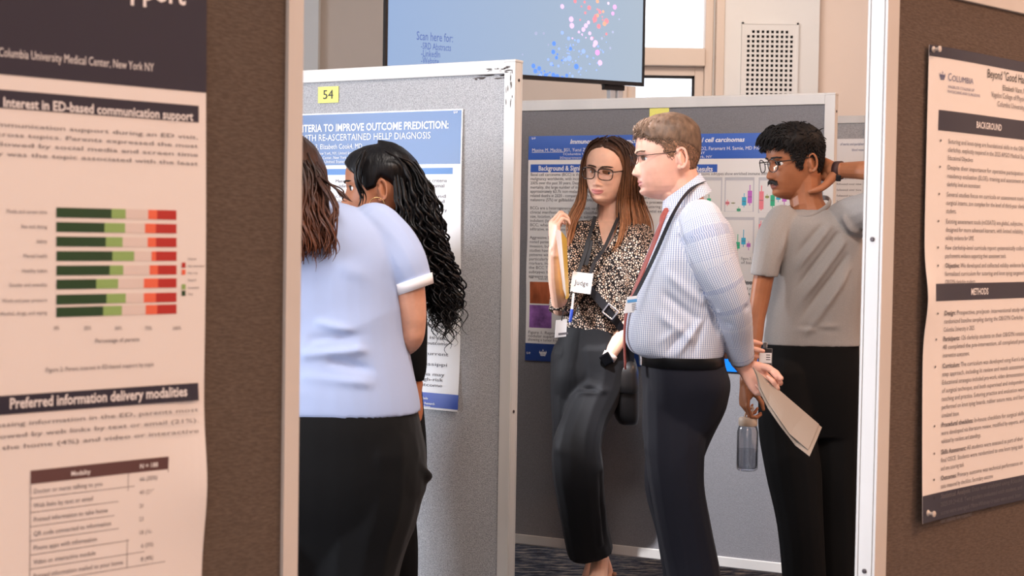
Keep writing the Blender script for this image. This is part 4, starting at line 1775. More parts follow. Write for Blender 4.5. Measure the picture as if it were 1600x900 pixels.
RELAX = [(20, 25, 15), (22, 28, 18), (25, 30, 20), (28, 32, 20)]
TH_R = [(.75, .62, -.25), (.45, .88, -.2), (.3, .95, -.2)]


def glasses(person, H, m, lens_w=.047, lens_h=.036, r=.0016, u=-.003, y=.112, p=3.0, droop=-.1, temple_u=.008, taper=0, top=None):
    """frame with bridge and temples; each lens a sub-part"""
    mb = MB()
    rims = []
    for s in (-1, 1):
        cx = s * .0335
        rim = []
        for j in range(28):
            a = 2 * math.pi * j / 28
            cs, sn = math.cos(a), math.sin(a)
            xx = lens_w / 2 * math.copysign(abs(cs) ** (2 / p), cs)
            uu = lens_h / 2 * math.copysign(abs(sn) ** (2 / p), sn)
            xx *= 1 + taper * uu / lens_h
            X_ = cx + xx
            rim.append(Vector((X_, y - 3.2 * max(0, abs(X_) - .02) ** 2 * 2 + uu * droop * -1.0, u + uu)))
        rims.append(rim)
        ring = [(q, r * (1.5 if (top and q.z > u + lens_h * .25) else 1)) for q in rim]
        mb.tube(ring + [ring[0]], n=7, sub=1, round0=False, round1=False)
        hx = cx + s * lens_w / 2
        yh = y - 6.4 * max(0, abs(hx) - .02) ** 2
        mb.tube([(Vector((hx, yh, u + lens_h * .30)), r * 1.3), (Vector((hx + s * .006, yh - .006, u + lens_h * .30)), r * 1.2), (Vector((s * .0775, .03, temple_u)), r), (Vector((s * .080, -.018, temple_u + .004)), r), (Vector((s * .077, -.034, temple_u - .018)), r * .9)], n=7, sub=4)
    mb.tube([(Vector((-.0115, y - .001, u + .005)), r), (Vector((0, y + .002, u + .008)), r), (Vector((.0115, y - .001, u + .005)), r)], n=7, sub=4)
    mb.xform(H)
    g = obj('glasses', mb, m, person, smooth=True)
    for rim in rims:
        l = MB()
        c = sum(rim, Vector()) / len(rim)
        l.add([c] + rim, [(0, i + 1, (i + 1) % len(rim) + 1) for i in range(len(rim))])
        l.xform(H)
        obj('lens', l, LENS, g, smooth=True)
    return g


LENS = glass_mat('spectacle_lens', (248, 248, 250), gloss=.008, edge=.08)


def person(label, foot, mb, skin_m, H, K, voxel):
    o = skin_mesh('person', mb, skin_m, None, voxel=voxel, smooth=2, loc=foot, attrs={'lip': lip_attr(H, K)})
    tag(o, label, 'person', 'people looking at the posters')
    return o


def cloth(name, mb, m, person_, voxel=.005, smooth=4, lines=(), wr=.003, scale=(9, 9, 5), seed=1, attrs=None, cut=None):
    fl = folds(lines) if lines else None

    def disp(co, no):
        d = np.zeros(len(co))
        if fl is not None:
            d += fl(co, no)
        q = co * np.array(scale)
        w = np.stack([vnoise(q, .6, seed + 5), vnoise(q, .6, seed + 6), vnoise(q, .6, seed + 7)], 1)
        n = vnoise(q + w * .9, 1.0, seed)
        d += wr * (1 - 2 * np.abs(n)) * np.clip(.5 + vnoise(co, 4, seed + 2), 0, 1)
        return d
    return skin_mesh(name, mb, m, person_, voxel=voxel, smooth=smooth, disp=disp, attrs=attrs, cut=cut)


def shoe(person_, heel, toe, m, h=.075, w=.045):
    heel, toe = Vector(heel), Vector(toe)
    mb = MB()
    f = (toe - heel).normalized()
    s = f.cross(Vector((0, 0, 1)))
    L = (toe - heel).length
    Z = Vector((0, 0, 1))
    mb.tube([(heel + Z * .036, w * .72, .036), (heel + f * L * .25 + Z * .040, w * .8, .040), (heel + f * L * .55 + Z * .032, w * .92, .032), (heel + f * L * .8 + Z * .026, w, .026), (toe + Z * .02, w * .7, .020)], n=16, sub=4, side=s, p=2.6)
    mb.tube([(heel + f * .04 + Z * .05, w * .75, w * .8), (heel + f * .03 + Z * (h + .03), w * .8, w * .9)], n=14, sub=1, side=s, round1=False)
    o = obj('shoe', mb, m, person_, smooth=True)
    return o


def ribbon(mb, pts, width, thick, normal, sub=5, mi=0):
    """flat strap through points; normal = the way its face looks"""
    A = spline(np.array([tuple(p) for p in pts], float), sub) if len(pts) > 2 else np.array([tuple(p) for p in pts], float)
    T = np.gradient(A, axis=0)
    rings = []
    nv = Vector(normal)
    ws = width if isinstance(width, (list, tuple)) else (width, width)
    for i_, (a, t) in enumerate(zip(A, T)):
        width = np.interp(i_ / (len(A) - 1), np.linspace(0, 1, len(ws)), ws)
        t = Vector(t).normalized()
        w = t.cross(nv).normalized()
        nn = w.cross(t).normalized()
        c = Vector(a)
        rings.append([c + w * width / 2 + nn * thick / 2, c - w * width / 2 + nn * thick / 2, c - w * width / 2 - nn * thick / 2, c + w * width / 2 - nn * thick / 2])
    return mb.loft(rings)


def hair_locks(mb, guides, n=6, r=.005, jit=.012, sides=5, flat=.5, seed=1, curl=0, pitch=.06, sub=6):
    """guides: list of (points, count): bundles of tapering locks following a path"""
    rg = np.random.RandomState(seed)
    for pts, cnt, spread in guides:
        A = np.array([tuple(p) for p in pts], float)
        for _ in range(cnt):
            off = rg.normal(size=3) * spread
            off2 = off * .5 + rg.normal(size=3) * spread
            m_ = len(A)
            B = A + np.array([off * (1 - i / (m_ - 1)) + off2 * (i / (m_ - 1)) for i in range(m_)])
            B = B + rg.normal(size=B.shape) * jit * .35
            end = 1 - rg.rand() * .22
            S = spline(B, sub)
            k = max(4, int(len(S) * end))
            S = S[:k]
            if curl:
                seg = np.concatenate([[0], np.cumsum(np.linalg.norm(np.diff(S, axis=0), axis=1))])
                L = seg[-1]
                m2 = max(8, int(L / .007))
                ss = np.linspace(0, L, m2)
                S = np.stack([np.interp(ss, seg, S[:, j]) for j in range(3)], 1)
                ph = rg.rand() * 6.28 + 2 * math.pi * ss / (pitch * (.8 + .5 * rg.rand()))
                am = curl * np.clip(ss / L * 2.2 - .25, 0, 1) * (.6 + .8 * rg.rand())
                S = S + np.stack([np.cos(ph) * am, np.sin(ph) * am, .3 * np.sin(ph * .7) * am], 1)
            rad = r * (.7 + .6 * rg.rand())
            t_ = np.linspace(0, 1, len(S))
            rr = rad * np.clip(np.minimum(.55 + t_ * 3, (1.04 - t_) * 3.2), .12, 1)
            mb.tube([(Vector(p), a, a * flat) for p, a in zip(S, rr)], n=sides, sub=1, round0=False, round1=False, side=tuple(rg.normal(size=3)))
    return mb


def short_hair(mb, K, edge, n, length, comb, seed=1, r=.0011, lift=.35, jit=.25, u_rng=(-.075, .113), base=.003):
    """short combed strands rooted over the scalp (head coordinates)"""
    rg = np.random.RandomState(seed)
    done = 0
    while done < n:
        m_ = 4 * (n - done) + 50
        th = rg.uniform(-math.pi, math.pi, m_)
        z = rg.uniform(u_rng[0], u_rng[1], m_)
        ok = z > edge(np.abs(th)) + .002
        w = np.sqrt(np.clip(1 - np.clip((z - .03) / .086, 0, 1) ** 2, .03, 1))
        ok &= rg.rand(m_) < w
        th, z = th[ok], z[ok]
        if not len(th):
            continue
        q = head_base(th, z, K)
        nr = q - np.array([0, -.005, .012])
        nr /= np.linalg.norm(nr, axis=1)[:, None]
        for a, u, p, nv in zip(th, z, q, nr):
            if done >= n:
                break
            done += 1
            L = length(a, u) * rg.uniform(.7, 1.25)
            c = np.array(comb(a, u), float) + rg.normal(size=3) * jit
            c -= nv * c.dot(nv)
            c /= np.linalg.norm(c) + 1e-9
            lf = lift(a, u) if callable(lift) else lift
            lf *= rg.uniform(.6, 1.4)
            p0 = p + nv * base
            d1 = c + nv * lf
            d1 /= np.linalg.norm(d1)
            d2 = c + nv * lf * .15
            d2 /= np.linalg.norm(d2)
            p1 = p0 + d1 * L * .5
            p2 = p1 + d2 * L * .5
            rr = (r(u) if callable(r) else r) * rg.uniform(.8, 1.3)
            mb.tube([(Vector(p0), rr), (Vector(p1), rr), (Vector(p2), rr * .35)], n=4, sub=2, round0=False, round1=False, side=tuple(rg.normal(size=3)))
    return mb

# ================================================================ people: cloth and hair materials
def attr_shirt():
    """white shirt with a fine blue check that follows the cloth"""
    m = bpy.data.materials.new('fine_blue_check_shirting')
    m.use_nodes = True
    nt = m.node_tree
    b = nt.nodes['Principled BSDF']
    b.inputs['Roughness'].default_value = .8
    b.inputs['Specular IOR Level'].default_value = .2
    at = nt.nodes.new('ShaderNodeAttribute')
    at.attribute_name = 'weave'
    sx = nt.nodes.new('ShaderNodeSeparateXYZ')
    nt.links.new(at.outputs['Vector'], sx.inputs[0])
    vals = []
    for ax, per, th in (('X', .0062, .40), ('Y', .0062, .30)):
        dv = nt.nodes.new('ShaderNodeMath')
        dv.operation = 'DIVIDE'
        dv.inputs[1].default_value = per
        fr = nt.nodes.new('ShaderNodeMath')
        fr.operation = 'FRACT'
        lt = nt.nodes.new('ShaderNodeMath')
        lt.operation = 'LESS_THAN'
        lt.inputs[1].default_value = th
        nt.links.new(sx.outputs[ax], dv.inputs[0])
        nt.links.new(dv.outputs[0], fr.inputs[0])
        nt.links.new(fr.outputs[0], lt.inputs[0])
        vals.append(lt)
    m1 = nt.nodes.new('ShaderNodeMath')
    m1.operation = 'MULTIPLY'
    m1.inputs[1].default_value = .72
    m2 = nt.nodes.new('ShaderNodeMath')
    m2.operation = 'MULTIPLY_ADD'
    m2.inputs[1].default_value = .28
    nt.links.new(vals[0].outputs[0], m1.inputs[0])
    nt.links.new(vals[1].outputs[0], m2.inputs[0])
    nt.links.new(m1.outputs[0], m2.inputs[2])
    mx = nt.nodes.new('ShaderNodeMix')
    mx.data_type = 'RGBA'
    mx.inputs['A'].default_value = lin((232, 234, 240))
    mx.inputs['B'].default_value = lin((128, 146, 186))
    nt.links.new(m2.outputs[0], mx.inputs['Factor'])
    nt.links.new(mx.outputs['Result'], b.inputs['Base Color'])
    return m


def spot_blouse():
    m = bpy.data.materials.new('black_blouse_with_cream_spots')
    m.use_nodes = True
    nt = m.node_tree
    b = nt.nodes['Principled BSDF']
    b.inputs['Roughness'].default_value = .75
    b.inputs['Specular IOR Level'].default_value = .25
    tc = nt.nodes.new('ShaderNodeTexCoord')
    nz = nt.nodes.new('ShaderNodeTexNoise')
    nz.inputs['Scale'].default_value = 60
    av = nt.nodes.new('ShaderNodeVectorMath')
    av.operation = 'MULTIPLY_ADD'
    av.inputs[1].default_value = (.006, .006, .006)
    vo = nt.nodes.new('ShaderNodeTexVoronoi')
    vo.feature = 'DISTANCE_TO_EDGE'
    vo.inputs['Scale'].default_value = 128
    gt = nt.nodes.new('ShaderNodeMapRange')
    gt.inputs['From Min'].default_value = .15
    gt.inputs['From Max'].default_value = .22
    v2 = nt.nodes.new('ShaderNodeTexVoronoi')
    v2.inputs['Scale'].default_value = 128
    cr = nt.nodes.new('ShaderNodeValToRGB')
    cr.color_ramp.elements[0].color = lin((206, 168, 138))
    cr.color_ramp.elements[1].color = lin((238, 226, 212))
    mx = nt.nodes.new('ShaderNodeMix')
    mx.data_type = 'RGBA'
    mx.inputs['A'].default_value = lin((22, 18, 20))
    L = nt.links.new
    L(tc.outputs['Object'], nz.inputs['Vector'])
    L(nz.outputs['Color'], av.inputs[0])
    L(tc.outputs['Object'], av.inputs[2])
    L(av.outputs[0], vo.inputs['Vector'])
    L(av.outputs[0], v2.inputs['Vector'])
    L(vo.outputs['Distance'], gt.inputs['Value'])
    L(v2.outputs['Color'], cr.inputs[0])
    L(gt.outputs[0], mx.inputs['Factor'])
    L(cr.outputs[0], mx.inputs['B'])
    L(mx.outputs['Result'], b.inputs['Base Color'])
    return m


C_ = {}
C_['check'] = attr_shirt()
C_['spots'] = spot_blouse()
C_['navy_wool'] = mat('navy_trouser_wool', (25, 26, 36), rough=.75, spec=.2, bump=(600, .2, .0006), sheen=.04)
C_['black_crepe'] = mat('black_trouser_crepe', (18, 19, 23), rough=.68, spec=.25, sheen=.05, bump=(500, .1, .0005))
C_['black_knit'] = mat('black_trouser_knit', (13, 13, 14), rough=.8, spec=.15, sheen=.08, bump=(500, .2, .0006))
C_['black_cotton'] = mat('black_cotton', (14, 14, 15), rough=.85, spec=.15, bump=(500, .2, .0006))
C_['blue_tee'] = mat('pale_blue_jersey', (170, 187, 222), rough=.85, spec=.15, bump=(700, .2, .0005), sheen=.15)
C_['white_trim'] = mat('white_cuff_jersey', (236, 234, 236), rough=.85, spec=.15, bump=(700, .2, .0005))
C_['grey_tee'] = mat('heather_grey_jersey', (148, 145, 143), rough=.88, spec=.12, noise=(500, .12), bump=(700, .25, .0005), sheen=.15)
C_['leather'] = mat('black_leather', (16, 15, 16), rough=.38, spec=.5)
C_['lanyard'] = mat('black_lanyard_webbing', (20, 20, 26), rough=.55)
C_['red_tie'] = mat('red_dotted_tie_silk', (166, 84, 76), rough=.6, noise=(420, .25))
C_['steel'] = mat('polished_steel', (205, 205, 208), rough=.2, metal=.9)
C_['tortoise'] = mat('tortoiseshell_frame', (54, 34, 24), rough=.25, spec=.6, noise=(120, .7))
C_['dark_metal'] = mat('dark_metal_frame', (46, 36, 34), rough=.3, metal=.5)
C_['black_frame'] = mat('black_frame', (26, 24, 26), rough=.25, spec=.6)
C_['card_white'] = mat('white_badge_card', (238, 238, 240), rough=.35)
C_['clear'] = glass_mat('clear_badge_sleeve', (236, 236, 240), gloss=.06)
C_['hair_brown'] = hair_mat('short_brown_hair', (106, 84, 68), streak=(70, 70, 34))
C_['hair_black'] = hair_mat('short_black_hair', (18, 15, 15), streak=(60, 60, 40), rough=.6)
C_['hair_long'] = hair_mat('long_brown_hair', (64, 43, 33), tip=(166, 112, 74), rough=.36)
C_['hair_curly'] = hair_mat('long_black_curls', (16, 14, 15), rough=.36)
C_['hair_wavy'] = hair_mat('wavy_dark_brown_hair', (50, 34, 28), tip=(96, 52, 30), rough=.4)
C_['moustache'] = mat('black_moustache_hair', (20, 16, 15), rough=.6)
C_['shoe'] = mat('dark_shoe_leather', (32, 26, 24), rough=.35)
C_['tan_shoe'] = mat('tan_shoe_leather', (150, 108, 82), rough=.4)
C_['watch_band'] = mat('dark_watch_band', (30, 24, 26), rough=.5)
C_['brown_band'] = mat('brown_watch_strap', (58, 34, 32), rough=.6)
C_['screen'] = mat('dark_watch_face', (14, 14, 18), rough=.1, spec=.7)

# ================================================================ the man in the checked shirt
SK1 = skin('fair_ruddy_skin', (232, 178, 156), (206, 128, 118))
K1 = dict(nose=.95, wide=1.02, jowl=.004, ear_y=-.020, ear_u=-.004, lips=.75, open=.0056, brow=.004)
H1 = head_matrix(1045.5, 247, 4.6, 84, pitch=3, roll=0, scale=1.0)
body = MB()
add_head(body, H1, K1)
limb(body, [(1058, 262, 4.6, 28, 30), (1064, 290, 4.6, 31, 32), (1072, 318, 4.6, 29, 32), (1076, 345, 4.6, 36, 50)], round0=True)
# soft under-chin
limb(body, [(1030, 296, 4.6, 11, 20), (1046, 302, 4.6, 16, 24), (1060, 306, 4.6, 20, 26)])
T1 = [(322, 1050, 1104, .07, 4.6), (333, 1040, 1122, .13, 4.6), (350, 1031, 1137, .188, 4.6), (380, 1020, 1147, .205, 4.6), (420, 1004, 1152, .20, 4.6), (460, 990, 1149, .188, 4.6),
      (500, 979, 1141, .18, 4.6), (530, 977, 1134, .178, 4.6), (549, 985, 1129, .175, 4.6), (561, 1003, 1126, .17, 4.6), (600, 1006, 1130, .165, 4.6)]
torso(body, [(350, 1046, 1112, .14, 4.6)] + T1[3:], shrink=.024)
SL1 = [(1096, 346, 4.44, 34), (1104, 372, 4.425, 38), (1113, 405, 4.42, 36.5), (1128, 440, 4.43, 34), (1141, 472, 4.45, 31), (1148, 500, 4.48, 28), (1153, 528, 4.52, 24), (1158, 552, 4.55, 21.5), (1159, 559, 4.56, 21)]
limb(body, [(a, b, c, r_ * .78) for a, b, c, r_ in SL1[:-2]] + [(1158, 552, 4.55, 16), (1161, 570, 4.565, 14.5)])
SR1 = [(1090, 348, 4.76, 34), (1110, 405, 4.80, 35), (1132, 465, 4.80, 30), (1128, 500, 4.74, 26), (1106, 524, 4.67, 22)]
limb(body, [(a, b, c, r_ * .78) for a, b, c, r_ in SR1] + [(1092, 527, 4.63, 14)])
hand(body, P(1161, 570, 4.565), (.70, -.12, -.70), (-.28, .92, -.10), False,
     [(62, 84, 42), (64, 84, 42), (66, 82, 40), (66, 76, 38)], [(.35, .75, -.55), (0, .85, -.65), (-.25, .8, -.6)], scale=1.02)
hand(body, P(1098, 529, 4.60), (.84, -.50, -.20), (-.45, -.86, .10), True,
     [(6, 26, 18), (8, 26, 18), (10, 28, 18), (12, 28, 18)], [(.6, .6, -.6), (.3, .8, -.6), (.1, .85, -.5)], scale=1.02)
L1a = [(1062, 585, 4.58, 58, 80), (1056, 640, 4.55, 52, 52), (1055, 700, 4.52, 48, 46), (1058, 760, 4.5, 43, 42), (1070, 830, 4.5, 42, 40), (1084, 900, 4.5, 42, 38), (1094, 1000, 4.5, 42, 36), (1100, 1060, 4.5, 43, 36)]
L1b = [(1066, 585, 4.66, 56, 76), (1062, 640, 4.70, 50, 50), (1052, 700, 4.72, 42, 44), (1048, 760, 4.72, 40, 40), (1062, 830, 4.72, 38, 38), (1074, 900, 4.72, 38, 36), (1084, 1000, 4.72, 38, 36), (1088, 1050, 4.72, 40, 36)]
for L in (L1a, L1b):
    limb(body, [(a, b, c, r_ * .8, q * .8) for a, b, c, r_, q in L] + [(L[-1][0], L[-1][1] + 16, L[-1][2], 20)])
man = person('person in a pale blue checked shirt and dark trousers, hands clasped behind the back', P(1090, 1075, 4.6) * 1, body, SK1, H1, K1, .0023)
add_eyes(man, H1, mat('iris_grey_blue', (96, 112, 124), rough=.1), gaze=(0, -4))
add_brows(man, H1, C_['hair_brown'], thick=.0024)


def th1(T, U_):
    a = np.abs(T)
    edge = np.interp(a, [0, .5, .85, 1.18, 1.6, 2.0, 2.5, 3.15], [.070, .064, .050, .046, .040, .030, .008, -.004])
    top = .018 * sstep(U_, .030, .112)
    back = .002 * sstep(-np.cos(T), -.2, .6)
    return (top + back + .0012 + .005) * sstep(U_, edge - .004, edge + .012) - .005


mb = MB()
rg = np.random.RandomState(5)
hc = hair_cap(man, H1, K1, C_['hair_brown'], th1, seed=4, rough=.0015, streak=(80, 10))
E1 = lambda a: np.interp(a, [0, .5, .85, 1.18, 1.36, 1.54, 1.66, 1.9, 2.3, 3.15], [.070, .064, .048, .038, .002, -.012, .026, .012, -.050, -.068])
hair_cap(man, H1, K1, hair_mat('short_faded_hair', (138, 102, 80), streak=(90, 90, 60)), lambda T, U_: .0062 * sstep(U_, E1(np.abs(T)) - .004, E1(np.abs(T)) + .014) - .005, seed=3, rough=.0006, name='faded_sides')
short_hair(mb, K1, E1, 4200, lambda a, u: .0045 + .022 * float(sstep(u, .035, .11)) + .010 * float(sstep(np.cos(a), .3, .9)) * float(sstep(u, .06, .08)),
           lambda a, u: (0.25, .9 * float(sstep(u, .05, .08)) - .35, -.9 + 1.1 * float(sstep(u, .04, .08))), seed=6, r=lambda u: .00075 + .0006 * float(sstep(u, .025, .06)), base=.001, lift=lambda a, u: .12 + .75 * float(sstep(u, .045, .105)), jit=.28)
for k in range(170):         # brushed-up front tufts
    t = rg.rand()
    ang = rg.uniform(-.85, .85)
    u = .068 + .024 * t
    q = head_base(ang, u, K1)
    p0 = Vector(q) + Vector((0, .001, .002))
    ln = rg.uniform(.024, .038)
    sw = rg.normal() * .004 + .003
    mb.tube([(p0, .0017), (p0 + Vector((sw * .4, .008, ln * .40)), .0020), (p0 + Vector((sw, .011 - .014 * t, ln * .75)), .0009)], n=4, sub=3)
mb.xform(H1)
obj('fringe', mb, C_['hair_brown'], hc, smooth=True)
glasses(man, H1, C_['dark_metal'], lens_w=.046, lens_h=.030, r=.0010, y=.113, droop=-.06, u=-.002, temple_u=.012, p=2.8)


def near_arm(co, rows):
    pts = np.array([tuple(P(r[0], r[1], r[2])) for r in rows])
    rad = np.array([r[3] * r[2] / FPX for r in rows])
    best = np.full(len(co), 9.0)
    uu = np.zeros(len(co))
    vv = np.zeros(len(co))
    acc = 0
    for i in range(len(pts) - 1):
        ab = pts[i + 1] - pts[i]
        L = np.linalg.norm(ab)
        t = np.clip(((co - pts[i]) @ ab) / (L * L), 0, 1)
        c = pts[i] + t[:, None] * ab
        dv = co - c
        dist = np.linalg.norm(dv, axis=1) / (rad[i] * (1 - t) + rad[i + 1] * t)
        ax = ab / L
        e1 = np.array([1.0, 0, 0]) - ax * ax[0]
        e1 /= np.linalg.norm(e1)
        e2 = np.cross(ax, e1)
        ang = np.arctan2(dv @ e2, dv @ e1)
        m_ = dist < best
        best = np.where(m_, dist, best)
        uu = np.where(m_, ang * .062, uu)
        vv = np.where(m_, acc + t * L, vv)
        acc += L
    return best, uu, vv


def weave1(co):
    b1, u1, v1 = near_arm(co, SL1)
    c = np.array(P(1066, 450, 4.6))
    ang = np.arctan2(co[:, 1] - c[1], co[:, 0] - c[0])
    u = np.where(b1 < 1.12, u1, ang * .155)
    v = np.where(b1 < 1.12, v1, co[:, 2])
    return np.stack([u + 3, v + 3, np.zeros(len(co))], 1)


sh = MB()
torso(sh, T1)
limb(sh, SL1, round0=True, round1=False, inset=(0, .03))
limb(sh, SR1 + [(1098, 526, 4.645, 20)], round0=True, round1=False, inset=(0, .02))
p_ = lambda x, y, d=4.42: P(x, y, d)
f1 = [(p_(1062, 372), p_(1098, 455), .010, -.008), (p_(1098, 455), p_(1126, 520, 4.45), .010, -.010), (p_(1085, 360), p_(1110, 460), .016, .007), (p_(1112, 420), p_(1150, 440), .012, .004),
      (p_(1120, 470), p_(1166, 480), .009, -.005), (p_(1124, 486), p_(1168, 495, 4.45), .008, .005), (p_(1130, 505), p_(1170, 508, 4.48), .008, -.004), (p_(1046, 430), p_(1095, 470), .014, .006),
      (p_(1030, 455), p_(1090, 500), .012, -.005), (p_(1015, 480), p_(1080, 530), .014, .006), (p_(995, 540), p_(1030, 520), .010, -.005), (p_(1010, 553), p_(1050, 520), .010, .006), (p_(1040, 553), p_(1075, 515), .010, -.005),
      (p_(1060, 553), p_(1092, 505), .010, .006), (p_(1085, 553), p_(1105, 500), .009, -.005), (p_(1000, 520), p_(1012, 556), .008, .005)]
cloth('shirt', sh, C_['check'], man, voxel=.0038, smooth=5, lines=f1, wr=.0035, scale=(7, 7, 6), seed=21, attrs={'weave': weave1})


def collar_ring(lo_f, lo_b, lo_r, hi_f, hi_b, hi_r, d, thick=.004, n=40, tip=0):
    mb = MB()
    rows = []
    for (f, b, r_, k) in ((lo_f, lo_b, lo_r, 0), (hi_f, hi_b, hi_r, 0), (hi_f, hi_b, hi_r, 1), (lo_f, lo_b, lo_r, 1)):
        A, B = P(f[0], f[1], d), P(b[0], b[1], d)
        c, h = (A + B) / 2, (A - B) / 2
        hl = h.length
        hd = h / hl
        ins = thick if k else 0
        rows.append([c + hd * (hl - ins) * math.cos(2 * math.pi * j / n) + Vector((0, 1, 0)) * (r_ - ins) * math.sin(2 * math.pi * j / n) for j in range(n)])
    rows.append(rows[0])
    mb.loft(rows, cap0=False, cap1=False)
    return mb


cb = collar_ring((1034, 340), (1112, 298), .088, (1036, 312), (1094, 270), .068, 4.6)
co_ = obj('collar', cb, C_['check'], man, smooth=True)
at = co_.data.attributes.new('weave', 'FLOAT_VECTOR', 'POINT')
at.data.foreach_set('vector', np.array([[math.atan2(v.co.y + (man.location.y - 4.6), v.co.x + man.location.x - P(1072, 305, 4.6).x) * .07 + 3, v.co.z + 3, 0] for v in co_.data.vertices], np.float32).ravel())
# tie
tb = MB()
n_tie = (-.985, -.16, .05)
ribbon(tb, [P(1037, 338, 4.54), P(1029, 360, 4.535), P(1019, 388, 4.54), P(1006, 420, 4.545), P(991, 456, 4.55), P(979, 488, 4.55), P(975.5, 525, 4.55), P(977, 577, 4.55)], (.034, .040, .044, .030, .016, .014), .004, n_tie)
tb.tube([(P(1041, 330, 4.56), .013, .010), (P(1037, 341, 4.55), .017, .012), (P(1034, 350, 4.545), .014, .008)], n=14, sub=4, side=(0, 1, 0))
obj('necktie', tb, C_['red_tie'], man, smooth=True)
# belt and trousers
tr = MB()
torso(tr, [(556, 1001, 1126, .172, 4.6), (572, 1001, 1132, .176, 4.6), (600, 1003, 1140, .175, 4.6), (640, 1004, 1130, .165, 4.61), (670, 1005, 1117, .15, 4.61), (705, 1008, 1102, .12, 4.61), (745, 1014, 1088, .07, 4.61)])
for L in (L1a, L1b):
    limb(tr, L, round0=True, round1=False, inset=(0, .03), p=2.2)
q_ = lambda x, y, d=4.40: P(x, y, d)
f2 = [(q_(1046, 580), q_(1052, 640), .008, -.009), (q_(1052, 576), q_(1060, 640), .006, .007), (q_(1010, 760), q_(1060, 775), .012, .010), (q_(1012, 775), q_(1068, 792), .010, -.010), (q_(1018, 790), q_(1078, 770), .012, .008), (q_(1030, 800), q_(1090, 800), .012, -.008),
      (q_(1040, 820), q_(1090, 850), .014, .008), (q_(1012, 640), q_(1014, 740), .008, .006), (q_(1100, 690), q_(1050, 740), .014, .007), (q_(1095, 720), q_(1048, 760), .012, -.007)]
cloth('trousers', tr, C_['navy_wool'], man, voxel=.0055, smooth=4, lines=f2, wr=.004, scale=(6, 6, 5), seed=8)
bl = MB()
rows = []
for py, gr_ in ((553, .003), (570, .003), (570, -.004), (553, -.004)):
    d = 4.6
    c = P(1063.5 if py < 560 else 1066, py, d)
    rx, ry = 62.5 * d / FPX + gr_ + .003, .176 + gr_
    rows.append([c + Vector((rx * math.copysign(abs(math.cos(a)) ** .833, math.cos(a)), ry * math.copysign(abs(math.sin(a)) ** .833, math.sin(a)), 0)) for a in [2 * math.pi * j / 48 for j in range(48)]])
rows.append(rows[0])
bl.loft(rows, cap0=False, cap1=False)
belt = obj('belt', bl, C_['leather'], man, smooth=True)
bk = MB().obox(P(1001.5, 561, 4.57), (.004, 0, 0), (0, .022, 0), (0, 0, .018))
obj('buckle', bk, C_['steel'], belt, bevel=.003)
wb = MB()
limb(wb, [(1158.5, 557, 4.557, 17.5), (1161, 565, 4.563, 17)], round0=False, round1=False, n=20)
obj('watch_strap', wb, C_['watch_band'], man, smooth=True)
for hx, d in ((1102, 4.5), (1090, 4.72)):
    a, b = P(hx + 30, 1076, d), P(hx - 95, 1076, d)
    a.z = b.z = 0
    shoe(man, a, b, C_['shoe'])

# ================================================================ the woman with the folder
SK2 = skin('light_olive_skin', (236, 188, 162), (200, 124, 118))
K2 = dict(nose=.95, wide=1.03, ear_y=-.016, lips=1.1, smile=8, open=.0062, brow=.0015, chin=.003)
H2 = head_matrix(951, 269, 5.45, 27, pitch=2, roll=-5, scale=.955)
body = MB()
add_head(body, H2, K2)
limb(body, [(958, 292, 5.48, 21, 23), (955, 322, 5.48, 19.5, 22), (953, 345, 5.49, 23, 25), (952, 362, 5.49, 42, 34)])
T2 = [(340, 935, 972, .05, 5.49), (349, 915, 995, .085, 5.49), (360, 902, 1012, .10, 5.48), (380, 895, 1020, .112, 5.47), (415, 892, 1018, .122, 5.46), (450, 890, 1010, .118, 5.46), (480, 886, 1000, .112, 5.46), (508, 880, 986, .112, 5.46), (522, 884, 980, .108, 5.46)]
torso(body, T2 + [(560, 872, 978, .11, 5.46), (600, 870, 980, .11, 5.46)], shrink=.017)
SR2 = [(912, 368, 5.42, 21), (900, 400, 5.38, 22), (889, 440, 5.34, 22), (881, 472, 5.32, 20), (877, 490, 5.31, 18)]
limb(body, [(912, 368, 5.42, 16), (898, 405, 5.38, 15), (885, 450, 5.34, 14), (876, 481, 5.32, 13), (874, 466, 5.28, 13.5), (870, 436, 5.24, 13.5), (868, 408, 5.21, 11.5), (867, 388, 5.19, 10)])
hand(body, P(867, 388, 5.19), (-.04, -.10, 1), (-.92, -.40, 0), True, [(48, 78, 40), (42, 80, 40), (40, 80, 38), (38, 74, 34)], [(.35, .85, -.45), (.15, .85, -.6), (0, .8, -.6)], scale=.92)
SL2 = [(996, 372, 5.5, 22), (1008, 400, 5.5, 24), (1008, 440, 5.48, 24), (998, 468, 5.45, 22), (990, 480, 5.42, 20)]
limb(body, [(996, 372, 5.5, 17), (1008, 405, 5.5, 17), (1008, 445, 5.48, 16), (995, 480, 5.43, 15), (980, 508, 5.385, 13.5), (962, 540, 5.35, 11.5), (949, 560, 5.34, 9.5)])
hand(body, P(947, 563, 5.345), (-.40, .45, -.80), (.3, -.85, -.35), False, RELAX, TH_R, scale=.85)
L2l = [(930, 560, 5.44, 54, 52), (930, 610, 5.40, 41, 44), (914, 655, 5.33, 35, 38), (902, 695, 5.26, 38, 36), (903, 735, 5.24, 40, 34), (908, 780, 5.27, 37, 33), (915, 825, 5.32, 36, 32), (922, 861, 5.36, 36, 32)]
L2r = [(902, 560, 5.46, 42, 50), (896, 610, 5.44, 37, 42), (892, 660, 5.42, 30, 36), (890, 720, 5.44, 26, 34), (900, 780, 5.52, 24, 30), (916, 830, 5.58, 22, 28), (922, 850, 5.60, 22, 28)]
limb(body, [(926, 580, 5.44, 32), (920, 630, 5.38, 27), (901, 700, 5.27, 25), (912, 780, 5.30, 21), (930, 850, 5.38, 13), (938, 880, 5.40, 12)])
